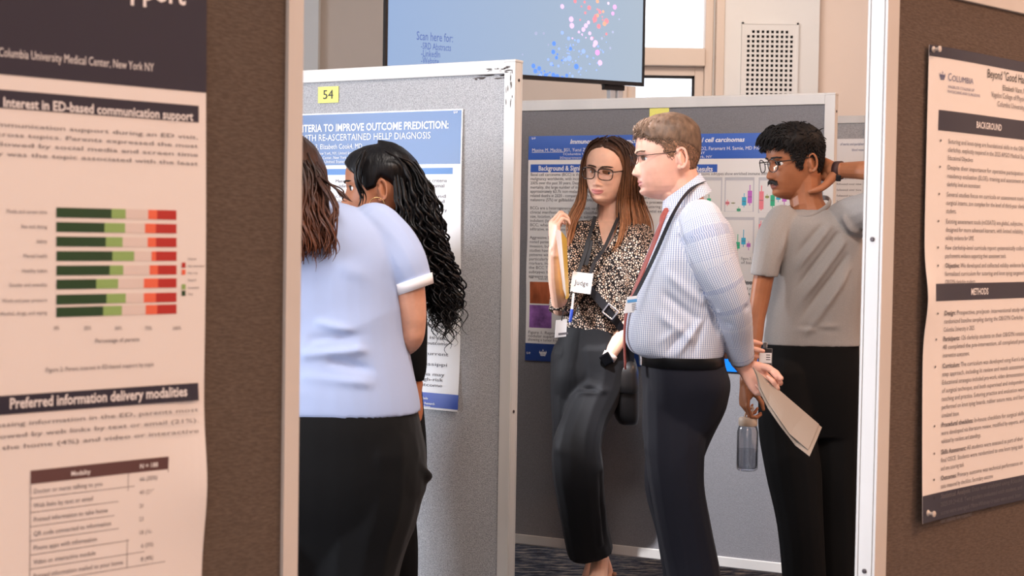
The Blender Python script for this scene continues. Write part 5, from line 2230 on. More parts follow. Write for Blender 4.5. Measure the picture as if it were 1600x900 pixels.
limb(body, [(902, 580, 5.46, 32), (893, 660, 5.42, 27), (890, 715, 5.44, 22), (903, 790, 5.54, 18), (928, 862, 5.60, 12), (932, 876, 5.60, 11)])
# feet: instep, heel and toes
for (ax_, ay_, d_, tx_, ty_, td_) in ((938, 878, 5.40, 928, 938, 5.22), (932, 876, 5.60, 915, 912, 5.46)):
    A_ = P(ax_, ay_, d_)
    Tt = P(tx_, ty_, td_)
    Tt.z = .018
    Hh = A_ + Vector((.022, .035, -.04))
    body.tube([(A_ + Vector((0, .01, .02)), .030), (A_ * .75 + Tt * .25 + Vector((0, .0, .012)), .033, .030), (A_ * .4 + Tt * .6, .038, .022), (Tt, .036, .014)], n=14, sub=4, side=(1, 0, 0))
    body.tube([(A_ + Vector((.004, .015, .01)), .027), (Hh, .026), (Hh + Vector((0, -.01, -.025)), .022)], n=12, sub=3)
wom = person('person with long brown hair and a spotted blouse holding up a yellow folder', P(925, 955, 5.42), body, SK2, H2, K2, .0022)
add_eyes(wom, H2, gaze=(14, -3))
add_brows(wom, H2, mat('dark_brow_hair', (58, 40, 32), rough=.7), thick=.0026)
glasses(wom, H2, C_['tortoise'], lens_w=.054, lens_h=.041, r=.0020, y=.111, p=3.4, droop=-.08, u=-.007, temple_u=.012, taper=.12, top=True)


def th2(T, U_):
    a = np.abs(T)
    edge = np.interp(a, [0, .35, .7, .95, 1.15, 1.4, 3.15], [.088, .084, .074, .055, .018, -.07, -.10])
    part = .004 * np.exp(-(T / .06) ** 2) * sstep(U_, .06, .09)
    return (.008 + .010 * sstep(-np.cos(T), -.2, .8) + .005) * sstep(U_, edge - .004, edge + .010) - .005 - part


hc = hair_cap(wom, H2, K2, C_['hair_long'], th2, seed=14, rough=.0012, streak=(150, 3))
Hm = H2


def hl(x, y, z):
    return Hm @ Vector((x, y, z))


gd = []
# image-left side (the person's right): falls in front of the shoulder
for k in range(9):
    t = k / 8
    x = .066 + .020 * min(1, t * 1.6)
    y = .040 - .070 * t
    gd.append(([hl(.012 + .02 * t, .055 - .08 * t, .118 - .004 * t), hl(.056 + .010 * t, .044 - .075 * t, .090), hl(x + .012, y, .03), hl(x + .014, y + .004, -.03), P(908 - 8 * t + 3, 315, 5.39 + .12 * t), P(896 - 6 * t, 350, 5.36 + .12 * t), P(892 - 4 * (1 - t) + 14 * t, 388 + 8 * (1 - t), 5.35 + .13 * t), P(898 + 8 * t, 418 - 10 * t, 5.36 + .13 * t)], 17, .006))
# image-right side
for k in range(11):
    t = k / 10
    x = -.070 - .018 * min(1, t * 1.5)
    y = .038 - .080 * t
    gd.append(([hl(-.012 - .02 * t, .055 - .09 * t, .118 - .004 * t), hl(-.058 - .012 * t, .042 - .08 * t, .090), hl(x - .008, y, .03), hl(x - .010, y, -.035), P(972 + 30 * t, 318, 5.40 + .16 * t), P(972 + 42 * t, 350, 5.37 + .18 * t), P(966 + 50 * t, 380 - 8 * t, 5.345 + .2 * t), P(955 + 60 * t, 402 - 24 * t, 5.34 + .2 * t)], 17, .006))
for k in range(6):   # back
    x = -.06 + .12 * k / 5
    gd.append(([hl(x * .5, -.06, .11), hl(x, -.11, .04), hl(x, -.115, -.04), hl(x * 1.1, -.10, -.12), hl(x * 1.15, -.10, -.19)], 12, .007))
mb = hair_locks(MB(), gd, r=.0034, jit=.003, seed=31, flat=.5, sub=6)
obj('long_strands', mb, C_['hair_long'], hc, smooth=True)
def vcut(co):
    x, y = proj(co)
    t = (y - 338) / 62
    return (co[:, 1] < 5.47) & (t < 1) & (x > 932 + 14 * t) & (x < 970 - 24 * t)


bs = MB()
torso(bs, T2)
limb(bs, SR2, grow=.006, round1=False, inset=(0, .03))
limb(bs, SL2, grow=.004, round1=False, inset=(0, .03))
g_ = lambda x, y, d=5.34: P(x, y, d)
f3 = [(g_(960, 400), g_(985, 470), .012, .007), (g_(975, 395), g_(1000, 465), .010, -.007), (g_(930, 430), g_(960, 515), .012, .006), (g_(945, 425), g_(978, 500), .012, -.005), (g_(905, 440), g_(915, 515), .012, .006), (g_(890, 500), g_(960, 512), .008, -.004)]
cloth('blouse', bs, C_['spots'], wom, voxel=.0045, smooth=4, lines=f3, wr=.006, scale=(9, 9, 4), seed=33, cut=lambda co: vcut(co))
# open V neckline: a skin-coloured chest shows between the collar edges
vn = MB()
ribbon(vn, [P(931, 345, 5.385), P(936, 372, 5.352), P(944, 396, 5.338)], .016, .007, (0, -1, .2))
ribbon(vn, [P(972, 345, 5.40), P(962, 372, 5.357), P(948, 396, 5.338)], .018, .007, (0, -1, .2))
obj('blouse_collar', vn, C_['spots'], wom, smooth=True)
tr = MB()
torso(tr, [(508, 882, 976, .11, 5.46), (530, 872, 982, .118, 5.46), (560, 864, 986, .122, 5.45), (590, 860, 974, .118, 5.44), (625, 862, 954, .09, 5.43)])
limb(tr, L2l, round1=False, inset=(0, .03), p=2.3)
limb(tr, L2r, round1=False, inset=(0, .03), p=2.3)
w_ = lambda x, y, d=5.3: P(x, y, d)
f4 = [(w_(900, 580), w_(940, 590), .010, .006), (w_(890, 600), w_(935, 612), .010, -.008), (w_(905, 615), w_(950, 610), .012, .006), (w_(900, 540), w_(905, 590), .010, -.006), (w_(884, 535), w_(890, 580), .010, .006), (w_(935, 575), w_(950, 600), .008, .006), (w_(870, 700, 5.2), w_(935, 735, 5.2), .02, .005), (w_(925, 740, 5.2), w_(938, 850, 5.28), .010, .006), (w_(933, 740, 5.2), w_(948, 850, 5.28), .010, -.007)]
cloth('trousers', tr, C_['black_crepe'], wom, voxel=.005, smooth=3, lines=f4, wr=.003, scale=(6, 6, 4), seed=12)
# watch on the wrist
wt = MB()
limb(wt, [(953.5, 553, 5.344, 12.5), (949, 561, 5.34, 12)], round0=False, round1=False, n=20)
wa = obj('watch_strap', wt, mat('pale_watch_strap', (216, 200, 190), rough=.5), wom, smooth=True)
wf = MB()
c = P(947.5, 561, 5.312)
wf.obox(c, Vector((.8, -.2, .55)).normalized() * .019, Vector((-.15, -.95, -.25)).normalized() * .006, Vector((-.5, -.25, .8)).normalized() * .021)
obj('watch_case', wf, C_['screen'], wa, bevel=.004)
sl = MB()
for (ax_, ay_, d_, tx_, ty_, td_) in ((938, 878, 5.40, 928, 938, 5.22), (932, 876, 5.60, 915, 912, 5.46)):
    A_ = P(ax_, ay_, d_)
    Tt = P(tx_, ty_, td_)
    m = MB()
    Tt.z = .010
    back = Vector((A_.x + .022, A_.y + .03, A_.z - .075))
    ribbon(m, [back, back * .65 + Tt * .35 + Vector((0, 0, -.012)), back * .3 + Tt * .7 + Vector((0, 0, -.012)), Tt + Vector((0, -.03, -.006))], .064, .008, (0, -.3, 1))
    m.tube([(back, .018), (Vector((back.x, back.y, 0.0)), .010)], n=12, sub=1, round0=False, round1=False)
    m.tube([(back + Vector((-.03, .0, .025)), .008, .012), (back + Vector((0, .022, .03)), .004, .016), (back + Vector((.03, 0, .025)), .008, .012)], n=8, sub=4, side=(0, 0, 1))
    obj('shoe', m, C_['tan_shoe'], wom, smooth=True)

# ================================================================ the man with the moustache
SK3 = skin('warm_brown_skin', (158, 102, 70), (140, 82, 68))
K3 = dict(nose=.98, wide=.98, ear_y=-.014, ear_u=-.004, lips=1.0, open=.0058, brow=.003)
H3 = head_matrix(1243, 254, 5.0, 69, pitch=5, roll=0, scale=.965)
body = MB()
add_head(body, H3, K3)
limb(body, [(1256, 275, 5.0, 27, 27), (1258, 300, 5.0, 26, 28), (1262, 325, 5.0, 29, 32), (1268, 350, 5.0, 55, 44)])
T3 = [(324, 1242, 1290, .055, 5.02), (331, 1228, 1306, .085, 5.01), (343, 1211, 1326, .112, 5.0), (362, 1202, 1340, .13, 5.0), (400, 1202, 1348, .135, 5.0), (450, 1202, 1346, .13, 5.0), (490, 1196, 1342, .125, 5.0), (520, 1190, 1342, .122, 5.0), (538, 1189, 1344, .122, 5.0)]
torso(body, T3 + [(580, 1192, 1338, .12, 5.0), (620, 1196, 1332, .12, 5.0)], shrink=.028)
SR3 = [(1222, 346, 4.95, 26), (1208, 372, 4.92, 26), (1200, 400, 4.90, 23.5), (1195, 424, 4.89, 22), (1194, 431, 4.89, 21.5)]
limb(body, [(1222, 348, 4.95, 20), (1206, 385, 4.91, 17.5), (1194, 430, 4.89, 16), (1187, 470, 4.89, 15), (1182, 498, 4.88, 13.5), (1178, 530, 4.86, 13.5), (1172, 562, 4.83, 11.5), (1166, 590, 4.80, 9.5), (1165, 598, 4.80, 9.5)])
hand(body, P(1164.5, 598, 4.80), (-.02, -.05, -1), (-.95, -.28, .05), True, [(22, 62, 36), (30, 66, 38), (38, 70, 40), (42, 70, 40)], [(.50, .55, -.60), (.30, .80, -.50), (.05, .95, -.25)], scale=.80)
SL3 = [(1312, 352, 4.98, 34), (1332, 340, 4.93, 33), (1356, 330, 4.88, 30), (1372, 324, 4.85, 28)]
limb(body, [(1312, 352, 4.98, 26), (1345, 338, 4.90, 24), (1380, 318, 4.84, 20), (1408, 292, 4.82, 17), (1396, 272, 4.84, 17), (1364, 267, 4.88, 16), (1334, 266, 4.93, 13.5), (1310, 266, 4.97, 11.8), (1302, 266, 4.98, 11.5)])
hand(body, P(1306, 266, 4.975), (-.50, .85, .10), (.82, .48, .10), False, [(20, 24, 14), (20, 24, 14), (22, 24, 14), (24, 26, 14)], None, scale=1.0, spread=5)
limb(body, [(1306, 270, 4.965, 8), (1299, 279, 4.955, 7.6), (1291, 288, 4.942, 6.2), (1283, 294, 4.934, 5.6), (1275, 297, 4.932, 5.2), (1267, 299, 4.932, 4.0)], n=12)
L3a = [(1228, 590, 4.98, 44, 56), (1230, 660, 4.95, 44, 46), (1240, 740, 4.92, 42, 44), (1250, 820, 4.9, 36, 40), (1256, 900, 4.9, 34, 38), (1260, 1000, 4.9, 33, 36), (1262, 1035, 4.9, 34, 36)]
L3b = [(1298, 590, 5.02, 44, 56), (1300, 660, 5.02, 40, 46), (1300, 740, 5.02, 38, 44), (1302, 820, 5.03, 37, 40), (1304, 900, 5.03, 36, 38), (1306, 1000, 5.03, 34, 36), (1306, 1030, 5.03, 35, 36)]
for L in (L3a, L3b):
    limb(body, [(a, b, c, r_ * .78, q * .78) for a, b, c, r_, q in L] + [(L[-1][0], L[-1][1] + 14, L[-1][2], 18)])
man2 = person('person with a moustache and grey t-shirt rubbing the back of the neck', P(1268, 1045, 4.95), body, SK3, H3, K3, .0023)
add_eyes(man2, H3, gaze=(0, -6))
add_brows(man2, H3, C_['moustache'], thick=.0040, rise=.003)
glasses(man2, H3, C_['black_frame'], lens_w=.048, lens_h=.042, r=.0016, y=.112, p=2.3, droop=-.1, u=-.006, temple_u=.010)


def th3(T, U_):
    a = np.abs(T)
    edge = np.interp(a, [0, .4, .8, 1.0, 1.2, 1.42, 1.56, 1.8, 2.3, 3.15], [.052, .050, .044, .030, -.006, -.024, .020, .010, -.055, -.075])
    top = .014 * sstep(U_, .03, .085)
    return (top + .006 + .005) * sstep(U_, edge - .004, edge + .014) - .005


hc = hair_cap(man2, H3, K3, C_['hair_black'], th3, seed=9, rough=.003, streak=(60, 10))
mb = MB()
rg = np.random.RandomState(15)
E3 = lambda a: np.interp(a, [0, .4, .8, 1.0, 1.2, 1.42, 1.56, 1.8, 2.3, 3.15], [.052, .050, .044, .030, -.006, -.024, .020, .010, -.055, -.075])
short_hair(mb, K3, E3, 3200, lambda a, u: (.012 + .024 * float(sstep(u, .03, .085))) * (1 if np.cos(a) > -.3 else .65), lambda a, u: (.35, .55 * float(np.cos(a) > -.4), -.75 + .5 * float(sstep(u, .05, .1))), seed=16, r=.0016, lift=lambda a, u: .30 + .55 * float(sstep(u, .03, .085)), jit=.35, base=.006)
for k in range(150):   # fringe swept forward and to the right brow
    ang = rg.uniform(-1.1, 1.0)
    u = .062 + .042 * rg.rand()
    q = Vector(head_base(ang, u, K3))
    p0 = q * 1.12 + Vector((0, .0, .004))
    sw = .012 + rg.normal() * .005
    ln = rg.uniform(.7, 1.15)
    mb.tube([(p0, .0020), (p0 + Vector((sw * .5, .014 * ln, .010)), .0022), (p0 + Vector((sw, .024 * ln, -.004 * ln)), .0018), (p0 + Vector((sw * 1.3, .024 * ln, -.018 * ln)), .0007)], n=5, sub=3)
for k in range(70):    # loose crown tufts
    ang = rg.uniform(-3.1, 3.1)
    u = .075 + .038 * rg.rand()
    q = Vector(head_base(ang, u, K3))
    p0 = q * 1.16
    dr = Vector((rg.normal() * .012, rg.normal() * .012 + .004, .016 * rg.rand()))
    mb.tube([(p0, .0020), (p0 + dr * .5, .0020), (p0 + dr + Vector((0, 0, -.004)), .0008)], n=5, sub=3)
mb.xform(H3)
obj('fringe', mb, C_['hair_black'], hc, smooth=True)
mb = MB()
for k in range(230):
    t = rg.uniform(-1, 1)
    x = .026 * t
    u = -.0575 - .007 * abs(t) ** 1.6 + rg.normal() * .0018
    yy = .0955 + .004 * G(np.array(x), .016) - 6.5 * max(0, abs(x) - .004) ** 2 * 2.0
    p0 = Vector((x, yy, u + .003))
    s_ = math.copysign(1, t)
    mb.tube([(p0, .0012), (p0 + Vector((s_ * .003, .0032, -.004)), .0013), (p0 + Vector((s_ * .006 * (.4 + abs(t)), .0016, -.0095)), .0005)], n=4, sub=2)
mb.xform(H3)
obj('moustache', mb, C_['moustache'], man2, smooth=True)
ts = MB()
torso(ts, T3)
limb(ts, SR3, round1=False, inset=(0, .035))
limb(ts, SL3, round1=False, inset=(0, .03))
e_ = lambda x, y, d=4.87: P(x, y, d)
f5 = [(e_(1300, 350), e_(1215, 460), .010, .007), (e_(1310, 365), e_(1222, 480), .010, -.008), (e_(1318, 380), e_(1230, 500), .011, .008), (e_(1290, 345), e_(1225, 420), .010, -.005), (e_(1325, 400), e_(1250, 500), .010, -.006), (e_(1330, 420), e_(1262, 520), .012, .007), (e_(1225, 505), e_(1320, 520), .009, -.005),
      (e_(1215, 520), e_(1330, 508), .010, .005), (e_(1245, 335), e_(1215, 400), .010, .005), (e_(1330, 430), e_(1340, 520), .012, -.006), (e_(1320, 340), e_(1350, 385), .010, .008), (e_(1335, 330), e_(1358, 375), .009, -.008)]
cloth('t_shirt', ts, C_['grey_tee'], man2, voxel=.0045, smooth=4, lines=f5, wr=.0045, scale=(7, 7, 6), seed=42)
nk = MB()
A = [P(1233, 325, 4.99), P(1238, 335, 4.945), P(1252, 340, 4.91), P(1270, 336, 4.905), P(1288, 326, 4.94), P(1297, 315, 4.99), P(1290, 309, 5.06), P(1268, 312, 5.10), P(1250, 319, 5.07)]
nk.tube([(q, .0085, .0045) for q in A + [A[0]]], n=10, sub=5, side=(0, 0, 1), round0=False, round1=False)
obj('neck_band', nk, C_['grey_tee'], man2, smooth=True)
tr = MB()
torso(tr, [(528, 1192, 1340, .118, 5.0), (560, 1188, 1341, .122, 5.0), (600, 1186, 1341, .122, 5.0), (640, 1186, 1340, .11, 5.0), (680, 1188, 1338, .09, 5.0)])
for L in (L3a, L3b):
    limb(tr, L, round1=False, inset=(0, .03), p=2.3)
cloth('trousers', tr, C_['black_cotton'], man2, voxel=.0058, smooth=4, wr=.005, scale=(6, 6, 5), seed=77)
wb = MB()
limb(wb, [(1305, 266, 4.976, 14), (1315, 266, 4.962, 14.4)], round0=False, round1=False, n=20)
wa = obj('watch_strap', wb, C_['brown_band'], man2, smooth=True)
wb = MB().obox(P(1310, 278, 4.945), (.008, 0, 0), (0, .004, .002), (0, -.002, .010))
obj('watch_clasp', wb, C_['black_plastic'] if 'black_plastic' in C_ else M['black_plastic'], wa, bevel=.002)
for hx, d in ((1262, 4.88), (1308, 5.02)):
    a, b = P(hx + 6, 1044, d + .05), P(hx - 30, 1060, d - .2)
    a.z = b.z = 0
    shoe(man2, a, b, C_['shoe'])

# ================================================================ the woman in the pale blue t-shirt, seen from behind
SK4 = skin('light_skin', (222, 166, 138), (196, 116, 112))
K4 = dict()
H4 = head_matrix(446, 292, 3.85, 195, pitch=4, scale=.98)
body = MB()
add_head(body, H4, K4)
limb(body, [(454, 312, 3.85, 34), (470, 338, 3.86, 34), (486, 358, 3.86, 60, 44)])
T4 = [(312, 440, 512, .06, 3.86), (320, 424, 548, .085, 3.86), (335, 405, 586, .115, 3.86), (360, 385, 616, .14, 3.86), (400, 374, 634, .155, 3.86), (450, 372, 634, .16, 3.86), (500, 374, 634, .162, 3.86), (540, 372, 638, .165, 3.86), (580, 366, 646, .172, 3.86), (615, 360, 654, .178, 3.86), (640, 358, 658, .18, 3.86)]
torso(body, T4 + [(700, 352, 660, .18, 3.86), (780, 356, 654, .18, 3.86)], shrink=.014)
SR4 = [(586, 362, 3.84, 46), (610, 385, 3.83, 44), (628, 412, 3.82, 41), (642, 440, 3.82, 34), (646, 452, 3.82, 31)]
SL4 = [(400, 362, 3.84, 46), (372, 385, 3.83, 44), (356, 415, 3.82, 40), (346, 445, 3.82, 36)]
limb(body, [(586, 362, 3.84, 36), (612, 390, 3.83, 34), (632, 430, 3.82, 29), (641, 470, 3.82, 25), (644, 505, 3.83, 22), (641, 530, 3.85, 19.5), (622, 540, 3.95, 18), (590, 528, 4.05, 16), (560, 515, 4.12, 12.5)])
hand(body, P(556, 513, 4.13), (-.9, .3, .3), (.2, .3, .9), True, RELAX, TH_R, scale=.92)
limb(body, [(400, 362, 3.84, 36), (362, 400, 3.83, 34), (348, 450, 3.82, 29), (342, 500, 3.83, 24), (352, 535, 3.9, 20), (380, 545, 4.0, 16), (405, 538, 4.08, 12.5)])
hand(body, P(410, 536, 4.09), (.9, .3, .2), (-.2, .3, .9), False, RELAX, TH_R, scale=.92)
L4a = [(578, 700, 3.86, 86, 108), (576, 770, 3.86, 84, 104), (562, 830, 3.86, 79, 96), (552, 900, 3.86, 72, 82), (552, 1000, 3.87, 60, 66), (548, 1130, 3.88, 56, 58), (548, 1178, 3.88, 56, 58)]
L4b = [(434, 700, 3.86, 86, 108), (438, 770, 3.86, 84, 104), (446, 830, 3.86, 79, 96), (450, 900, 3.86, 72, 82), (448, 1000, 3.87, 60, 66), (450, 1130, 3.88, 56, 58), (450, 1178, 3.88, 56, 58)]
for L in (L4a, L4b):
    limb(body, [(a, b, c, r_ * .8, q * .8) for a, b, c, r_, q in L] + [(L[-1][0], L[-1][1] + 12, L[-1][2], 22)])
w1 = person('person seen from behind in a pale blue t-shirt and black trousers, long wavy hair', P(500, 1190, 3.86), body, SK4, H4, K4, .0045)


def th4(T, U_):
    a = np.abs(T)
    edge = np.interp(a, [0, .5, .9, 1.2, 3.15], [.066, .058, .03, -.06, -.11])
    return (.022 + .010 * sstep(-np.cos(T), -.3, .8) + .005) * sstep(U_, edge - .004, edge + .012) - .005


hc = hair_cap(w1, H4, K4, C_['hair_wavy'], th4, seed=44, rough=.003, streak=(110, 4))
gd = []
rg = np.random.RandomState(8)
for k in range(22):
    t = k / 21
    x0 = 402 + 92 * t
    gd.append(([P(x0 * .9 + 42, 256, 3.80 - .06 * math.sin(math.pi * t)), P(x0 + 8 * t, 282, 3.78 - .05 * math.sin(math.pi * t)), P(x0 + 8 * t, 315, 3.74 - .03 * math.sin(3 * t)), P(x0 + 14 * t, 352, 3.68 + .02 * t), P(x0 + 22 * t, 385, 3.66 + .02 * t), P(x0 - 2 + 16 * t, 410 + 14 * rg.rand() - 12 * t, 3.66 + .02 * t)], 14, .010))
gd.append(([P(500, 280, 3.74), P(520, 306, 3.70), P(528, 330, 3.67), P(520, 350, 3.66), P(524, 384, 3.65), P(512, 402, 3.65)], 7, .004))
gd.append(([P(496, 276, 3.76), P(528, 296, 3.73), P(540, 312, 3.71), P(556, 316, 3.69)], 4, .003))
gd.append(([P(498, 300, 3.74), P(508, 340, 3.67), P(518, 372, 3.65), P(506, 396, 3.65)], 8, .005))
mb = hair_locks(MB(), gd, r=.0042, jit=.008, seed=3, curl=.006, pitch=.13, flat=.6)
obj('long_strands', mb, C_['hair_wavy'], hc, smooth=True)
sh = MB()
torso(sh, T4)
limb(sh, SR4, round1=False, inset=(0, .03))
limb(sh, SL4, round1=False, inset=(0, .03))
b_ = lambda x, y, d=3.70: P(x, y, d)
f6 = [(b_(480, 555), b_(600, 545), .012, .006), (b_(520, 565), b_(640, 590), .012, -.007), (b_(560, 545), b_(650, 575), .012, .008), (b_(590, 560), b_(655, 600), .010, -.007), (b_(480, 590), b_(580, 600), .012, .005), (b_(600, 615), b_(655, 600), .010, .006), (b_(630, 470), b_(600, 540), .014, -.006), (b_(620, 395), b_(628, 450), .012, -.008), (b_(612, 390), b_(606, 450), .014, .005),
      (b_(500, 505), b_(560, 520), .010, .004), (b_(490, 530), b_(600, 520), .012, -.004), (b_(540, 420), b_(600, 440), .02, .004)]
cloth('t_shirt', sh, C_['blue_tee'], w1, voxel=.0055, smooth=5, lines=f6, wr=.004, scale=(6, 6, 7), seed=91)
cf = MB()
limb(cf, [(641, 437, 3.82, 36.5), (646.5, 453, 3.82, 33)], round0=False, round1=False, n=30)
obj('sleeve_cuff', cf, C_['white_trim'], w1, smooth=True)
tr = MB()
torso(tr, [(628, 364, 650, .172, 3.86), (660, 356, 658, .185, 3.86), (700, 350, 664, .19, 3.86), (742, 347, 668, .19, 3.86), (790, 356, 656, .175, 3.86), (850, 372, 636, .13, 3.86), (900, 400, 606, .08, 3.86)])
for L in (L4a, L4b):
    limb(tr, L, round1=False, inset=(0, .03), p=2.3)
f7 = [(b_(540, 770, 3.66), b_(640, 745, 3.68), .010, .006), (b_(560, 790, 3.66), b_(630, 770, 3.68), .010, -.006), (b_(655, 735, 3.8), b_(668, 748, 3.84), .012, .010)]
cloth('trousers', tr, C_['black_knit'], w1, voxel=.0065, smooth=4, lines=f7, wr=.004, scale=(6, 6, 6), seed=54)
for hx in (556, 446):
    a, b = P(hx, 1190, 3.80), P(hx, 1190, 4.03)
    a.z = b.z = 0
    shoe(w1, a, b, C_['shoe'])

# ================================================================ the woman with long black curls
SK5 = skin('brown_skin', (172, 112, 80), (150, 80, 76))
K5 = dict(nose=.95, wide=.97, ear_y=-.012, ear_u=-.010, lips=1.1, open=.0064)
H5 = head_matrix(593, 293, 4.28, 88, pitch=3, scale=.95)
body = MB()
add_head(body, H5, K5)
limb(body, [(604, 312, 4.30, 27), (606, 340, 4.31, 26), (608, 365, 4.32, 34, 40)])
T5 = [(356, 590, 632, .06, 4.32), (368, 572, 648, .12, 4.32), (390, 562, 658, .165, 4.32), (430, 556, 664, .17, 4.32), (480, 552, 660, .15, 4.32), (530, 556, 654, .135, 4.32), (570, 556, 656, .14, 4.32), (610, 552, 660, .15, 4.32)]
torso(body, T5 + [(660, 548, 664, .15, 4.32), (720, 552, 662, .15, 4.32)], shrink=.012)
SL5 = [(622, 392, 4.18, 30), (634, 440, 4.15, 28), (644, 500, 4.14, 24), (648, 545, 4.13, 20), (650, 575, 4.13, 17), (648, 596, 4.13, 14)]
limb(body, [(a, b, c, r_ * .76) for a, b, c, r_ in SL5] + [(646, 608, 4.13, 10)])
hand(body, P(646, 608, 4.13), (-.15, -.1, -1), (.2, -.95, .1), False, RELAX, TH_R, scale=.9)
SR5 = [(616, 392, 4.46, 30), (610, 450, 4.50, 27), (596, 505, 4.48, 23), (570, 525, 4.42, 18)]
limb(body, [(a, b, c, r_ * .76) for a, b, c, r_ in SR5] + [(556, 520, 4.40, 10.5)])
hand(body, P(552, 518, 4.40), (-.95, -.1, .2), (0, .2, .95), True, RELAX, TH_R, scale=.9)
L5a = [(608, 650, 4.26, 52, 60), (606, 730, 4.24, 52, 56), (606, 800, 4.24, 44, 50), (612, 860, 4.24, 42, 46), (614, 960, 4.25, 38, 42), (616, 1098, 4.26, 36, 38)]
L5b = [(612, 650, 4.40, 50, 58), (610, 730, 4.42, 48, 54), (606, 800, 4.42, 42, 48), (604, 900, 4.42, 38, 42), (602, 1080, 4.42, 36, 38)]
for L in (L5a, L5b):
    limb(body, [(a, b, c, r_ * .8, q * .8) for a, b, c, r_, q in L] + [(L[-1][0], L[-1][1] + 14, L[-1][2], 18)])
w2 = person('person in black with long black curls and a hoop earring, behind the pale blue shoulder', P(608, 1105, 4.32), body, SK5, H5, K5, .0028)
add_eyes(w2, H5, gaze=(0, -4))
add_brows(w2, H5, C_['moustache'], thick=.0030)


def th5(T, U_):
    a = np.abs(T)
    edge = np.interp(a, [0, .4, .8, 1.05, 1.25, 1.5, 1.62, 1.9, 3.15], [.062, .056, .040, .020, -.012, -.004, .026, .01, -.10])
    return (.011 + .010 * sstep(-np.cos(T), -.3, .8) * sstep(U_, -.02, .06) + .005) * sstep(U_, edge - .004, edge + .012) - .005


hc = hair_cap(w2, H5, K5, C_['hair_curly'], th5, seed=24, rough=.0018, streak=(120, 4))
gd = []
gd.append(([P(566, 240, 4.20), P(556, 262, 4.185), P(558, 288, 4.185), P(566, 308, 4.19), P(562, 326, 4.19)], 9, .004))
gd.append(([P(572, 236, 4.19), P(562, 258, 4.18), P(562, 284, 4.18), P(568, 305, 4.185)], 8, .004))
rg = np.random.RandomState(4)
mb = hair_locks(MB(), gd, r=.0034, jit=.004, seed=5, curl=.003, pitch=.12)
gd = []
for k in range(26):
    t = k / 25
    x0, y0 = 628 + 22 * t, 268 - 6 * t
    d0 = 4.22 + .14 * rg.rand()
    gd.append(([P(600 + 20 * t, 246, d0 - .01), P(x0, y0, d0), P(640 + 34 * t + rg.normal() * 4, 320, d0 - .02), P(648 + 50 * t + rg.normal() * 5, 385, d0 - .03), P(658 + 54 * t + rg.normal() * 5, 440, d0 - .04), P(672 + 42 * t + rg.normal() * 6, 490, d0 - .05), P(686 + 24 * t + rg.normal() * 8, 525 + rg.rand() * 26 - 30 * abs(t - .5), d0 - .05)], 8, .011))
for k in range(12):
    t = k / 11
    d0 = 4.20 + .16 * rg.rand()
    gd.append(([P(622 + 14 * t, 280, d0), P(628 + 24 * t, 330, d0 - .02), P(640 + 26 * t, 390, d0 - .04), P(654 + 26 * t, 440, d0 - .05), P(666 + 20 * t, 482, d0 - .06)], 8, .012))
mb2 = hair_locks(mb, gd, r=.0042, jit=.010, seed=6, curl=.010, pitch=.055, flat=.7)
obj('long_curls', mb2, C_['hair_curly'], hc, smooth=True)
er = MB()
c = H5 @ Vector((-.086, -.010, -.054))
c = P(589, 320, 4.165)
er.tube([(c + Vector((.020 * math.cos(a), .006 * math.cos(a), .020 * math.sin(a))), .0014) for a in [2 * math.pi * j / 20 for j in range(21)]], n=7, sub=1, round0=False, round1=False)
obj('hoop_earring', er, mat('gold_hoop', (226, 186, 130), rough=.25, metal=.9), w2, smooth=True)
tp = MB()
torso(tp, T5)
limb(tp, SL5, round1=False, inset=(0, .02))
limb(tp, SR5, round1=False, inset=(0, .02))
cloth('top', tp, C_['black_cotton'], w2, voxel=.006, smooth=4, wr=.004, seed=2)
tr = MB()
torso(tr, [(600, 554, 658, .148, 4.32), (640, 550, 662, .155, 4.32), (690, 548, 666, .155, 4.32), (735, 550, 664, .15, 4.32), (775, 554, 650, .12, 4.32)])
for L in (L5a, L5b):
    limb(tr, L, round1=False, inset=(0, .03), p=2.3)
cloth('trousers', tr, C_['black_cotton'], w2, voxel=.0065, smooth=4, wr=.004, seed=3)
for hx, d in ((618, 4.24), (604, 4.42)):
    a, b = P(hx + 20, 1106, d), P(hx - 90, 1106, d)
    a.z = b.z = 0
    shoe(w2, a, b, C_['shoe'])

# ================================================================ things carried and worn loose
def slab(mb, top, bot, n, thick, mi=0, bow=0.0):
    """sheet between two edges (lists of points of equal length), with thickness along n"""
    n = Vector(n).normalized()
    k = len(top)
    rows = 6
    f, b = [], []
    for i in range(k):
        for j in range(rows + 1):
            t = j / rows
            q = Vector(top[i]) * (1 - t) + Vector(bot[i]) * t + n * bow * math.sin(math.pi * t)
            f.append(q + n * thick / 2)
            b.append(q - n * thick / 2)
    w = rows + 1
    N0 = len(f)
    fs = []
    for i in range(k - 1):
        for j in range(rows):
            a = i * w + j
            fs.append((a, a + 1, a + w + 1, a + w))
            fs.append((N0 + a, N0 + a + w, N0 + a + w + 1, N0 + a + 1))
    edge = [j for j in range(w)] + [i * w + rows for i in range(1, k)] + [(k - 1) * w + j for j in range(rows - 1, -1, -1)] + [i * w for i in range(k - 2, 0, -1)]
    for i in range(len(edge)):
        a, c = edge[i], edge[(i + 1) % len(edge)]
        fs.append((a, a + N0, c + N0, c))
    return mb.add(f + b, fs, mi)


